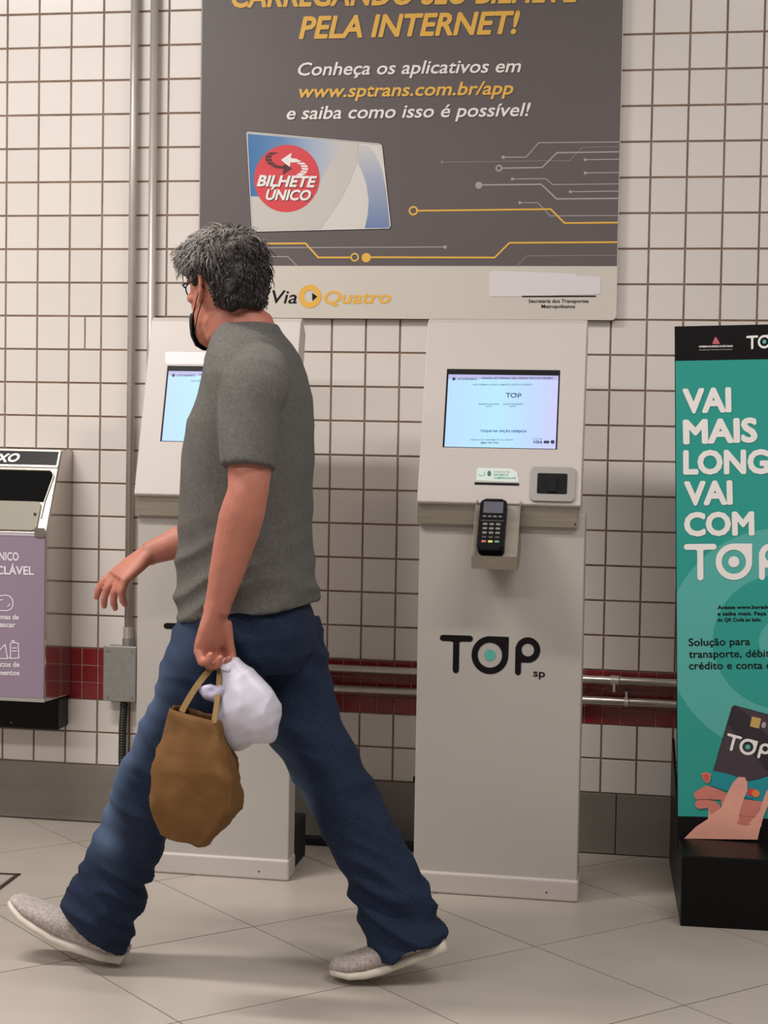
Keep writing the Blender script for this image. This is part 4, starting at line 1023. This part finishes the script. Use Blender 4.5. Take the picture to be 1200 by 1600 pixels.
# --- face: eyes, mask, glasses
for s_ in (-1, 1):
    b_ = bmesh.new(); bmesh.ops.create_uvsphere(b_, u_segments=16, v_segments=10, radius=.0125)
    bmesh.ops.translate(b_, verts=b_.verts, vec=hp(.075, s_ * .031, .010)); ey = bm_obj('eye', b_, M['eye'], man, smooth=True)
    b_ = bmesh.new(); bmesh.ops.create_uvsphere(b_, u_segments=12, v_segments=8, radius=.0062)
    bmesh.ops.translate(b_, verts=b_.verts, vec=hp(.0826, s_ * .031, .010)); sub('iris', b_, mat('iris_brown', sr(60, 38, 26), .15), ey, smooth=True)
bm_ = bmesh.new(); rs = []
MP = [(-.132, .064, .022, .020), (-.122, .056, .044, .040), (-.100, .043, .066, .054), (-.078, .028, .080, .062), (-.062, .020, .088, .064), (-.050, .015, .094, .060)]
for u, c, a, b_ in MP:
    rs.append([bm_.verts.new(hp(c + a * math.cos(t), b_ * math.sin(t), u)) for t in [math.radians(-70 + 140 * i / 20) for i in range(21)]])
for a, b_ in zip(rs, rs[1:]):
    for i in range(20): bm_.faces.new((a[i], a[i + 1], b_[i + 1], b_[i]))
me = D.meshes.new('face_mask'); bm_.to_mesh(me); bm_.free()
fm = link('face_mask', me, M['mask'], man, smooth=True); so = fm.modifiers.new('t', 'SOLIDIFY'); so.thickness = .0022; so.offset = 1
for s_ in (-1, 1):
    for u0_, u1_ in ((-.052, .006), (-.098, -.030)):
        sub('ear_loop', tube(bmesh.new(), [hp(.050 if u0_ > -.06 else .060, s_ * (.058 if u0_ > -.06 else .050), u0_), hp(.005, s_ * .078, (u0_ + u1_) / 2), hp(-.024, s_ * .082, u1_)], .0012, 6), M['mask'], fm)
gl = bmesh.new()
for s_ in (-1, 1):
    tube(gl, [hp(.103, s_ * .032 + .019 * math.cos(t) * 1.15, .010 + .016 * math.sin(t)) - HF * (.010 + .010 * s_ * math.cos(t)) for t in [2 * PI * i / 24 for i in range(25)]], .0016, 6)
    tube(gl, [hp(.084, s_ * .055, .014), hp(.06, s_ * .078, .016), hp(.0, s_ * .084, .018), hp(-.026, s_ * .086, .012), hp(-.034, s_ * .084, -.006)], .0019, 6)
tube(gl, [hp(.104, -.011, .014), hp(.110, 0, .016), hp(.104, .011, .014)], .0014, 6)
bm_obj('eyeglasses', gl, M['black'], man, smooth=True)
# ring on the ring finger
rf = tL[2]; c = rf[0].lerp(rf[1], .9); dr = (rf[1] - rf[0]).normalized(); a = dr.orthogonal().normalized(); b_ = dr.cross(a)
bm_obj('finger_ring', tube(bmesh.new(), [c + (a * math.cos(t) + b_ * math.sin(t)) * .0112 for t in [2 * PI * i / 24 for i in range(25)]], .0017, 8), M['gold_metal'], man, smooth=True)

# ================================================================= BAGS
GRIP = (tL[1][3] + tL[2][3]) / 2                  # inside the curl of the fingers
BY = -1.515
e = empty('paper_bag', at(315, 1300, BY), 'brown kraft paper carrier bag with twisted strap handle hanging from the man\'s hand', 'bag')
bk = bmesh.new()
# slices from opening to base: (px left, px right, py left, py right, half depth)
SL = [(270, 343, 1104, 1124, .030), (261, 352, 1130, 1150, .040), (250, 362, 1165, 1180, .052), (244, 371, 1200, 1208, .058), (242, 375, 1240, 1240, .060), (246, 373, 1272, 1266, .060), (256, 352, 1299, 1291, .054), (268, 330, 1308, 1314, .046)]
rs = []
for x0_, x1_, y0_, y1_, hd_ in SL:
    a = at(x0_, y0_, BY); b_ = at(x1_, y1_, BY); cN = (a + b_) / 2; A = (b_ - a) / 2
    rs.append([bk.verts.new(cN + A.normalized() * A.length * math.copysign(abs(math.cos(t)) ** .35, math.cos(t)) + VY * hd_ * math.copysign(abs(math.sin(t)) ** .35, math.sin(t))) for t in [2 * PI * i / 40 for i in range(40)]])
for a, b_ in zip(rs, rs[1:]):
    for i in range(40): bk.faces.new((a[i], a[(i + 1) % 40], b_[(i + 1) % 40], b_[i]))
bk.faces.new(rs[-1])
bmesh.ops.subdivide_edges(bk, edges=bk.edges[:], cuts=2, use_grid_fill=True)
me = D.meshes.new('sack'); bmesh.ops.recalc_face_normals(bk, faces=bk.faces); bk.to_mesh(me); bk.free()
def crumple(c, n_):
    return .006 * (.5 - abs(noise.noise(c * 13)) * 2.4) + .0038 * (.5 - abs(noise.noise(c * 31 + Vector((3, 1, 2)))) * 2.4)
displace(me, crumple)
sk = link('sack', me, M['kraft'], e, smooth=True); so = sk.modifiers.new('t', 'SOLIDIFY'); so.thickness = .0015
def strap(p0, p1, p2, wd_, m_, parent, name='handle'):
    bm2 = bmesh.new(); N_ = 14; prev = None
    for i in range(N_ + 1):
        t = i / N_; p = p0 * (1 - t) ** 2 + p1 * 2 * t * (1 - t) + p2 * t * t
        tg = (2 * (1 - t) * (p1 - p0) + 2 * t * (p2 - p1)).normalized(); sdv = tg.cross(VY).normalized()
        q = [bm2.verts.new(p + sdv * a * wd_ / 2 + VY * b_ * .0012) for a, b_ in ((-1, -1), (1, -1), (1, 1), (-1, 1))]
        if prev:
            for j in range(4): bm2.faces.new((prev[j], prev[(j + 1) % 4], q[(j + 1) % 4], q[j]))
        else: bm2.faces.new(q)
        prev = q
    bm2.faces.new(prev)
    return bm_obj(name, bm2, m_, parent, smooth=False)
for dy in (-.028, .026):
    a = at(284, 1112, BY + dy); b_ = at(334, 1130, BY + dy)
    g0 = GRIP + Vector((-.006, 0, .0)); g1 = GRIP + Vector((.006, 0, 0))
    strap(a, a.lerp(g0, .55) + Vector((-.006, 0, .01)), g0, .013, M['kraftd'], e)
    strap(b_, b_.lerp(g1, .55) + Vector((.004, 0, 0)), g1, .011, M['kraftd'], e)
# white plastic bag
e = empty('plastic_bag', at(395, 1170, -1.50), 'crumpled white plastic bag hanging beside the brown paper bag', 'bag')
bp_ = bmesh.new(); PYb = -1.475
SL = [(340, 352, 1040, 1028, .010), (338, 372, 1052, 1026, .022), (338, 388, 1072, 1044, .032), (336, 408, 1096, 1062, .042), (334, 424, 1120, 1082, .050), (338, 437, 1140, 1104, .052), (348, 436, 1156, 1124, .050), (360, 431, 1168, 1142, .044), (374, 428, 1174, 1156, .034), (386, 422, 1172, 1162, .016)]
rs = []
for x0_, x1_, y0_, y1_, hd_ in SL:
    a = at(x0_, y0_, PYb); b_ = at(x1_, y1_, PYb); cN = (a + b_) / 2; A = (b_ - a) / 2
    rs.append([bp_.verts.new(cN + A * math.cos(t) + VY * hd_ * math.sin(t)) for t in [2 * PI * i / 36 for i in range(36)]])
skin_rings(bp_, rs)
me = remesh(bp_, .004, 3, .5)
def creased(c, n_):
    q = Vector((c.x * 9 + c.z * 6, c.y * 7, c.z * 5 - c.x * 5)); r = Vector((c.x * 20 - c.z * 9, c.y * 12 + 4, c.z * 13 + c.x * 6))
    return .010 * (.5 - abs(noise.noise(q)) * 2) + .0035 * (.5 - abs(noise.noise(r)) * 2)
displace(me, creased)
film = link('film', me, M['plastic'], e, smooth=True)
# bunched loop handles rising to the fist
for dy, px2 in ((-.02, 352), (.012, 344)):
    a = at(px2, 1048, PYb + dy); g = GRIP + Vector((.010, dy * .3, .004))
    bm2 = bmesh.new(); pts = [a, a.lerp(g, .5) + Vector((.006, 0, 0)), g]; limb(bm2, pts, [(.018, .010), (.010, .008), (.006, .006)], ref=VY, n=12)
    me = remesh(bm2, .003, 1, .4); displace(me, lambda c, n_: .003 * noise.noise(c * 70)); link('loop_handle', me, M['plastic'], e, smooth=True)
pts = [at(314, 1078, -1.50), at(330, 1084, -1.505), at(348, 1074, -1.50)]
bm2 = bmesh.new(); limb(bm2, pts, [(.008, .008), (.020, .014), (.012, .010)], ref=VY, n=14)
me = remesh(bm2, .003, 1, .4); displace(me, lambda c, n_: .006 * noise.noise(c * 50)); o = link('folded_flap', me, mat('lilac_plastic_film', sr(176, 166, 190), .4), e, smooth=True); o['label'] = 'greyish lilac folded flap of the bag'
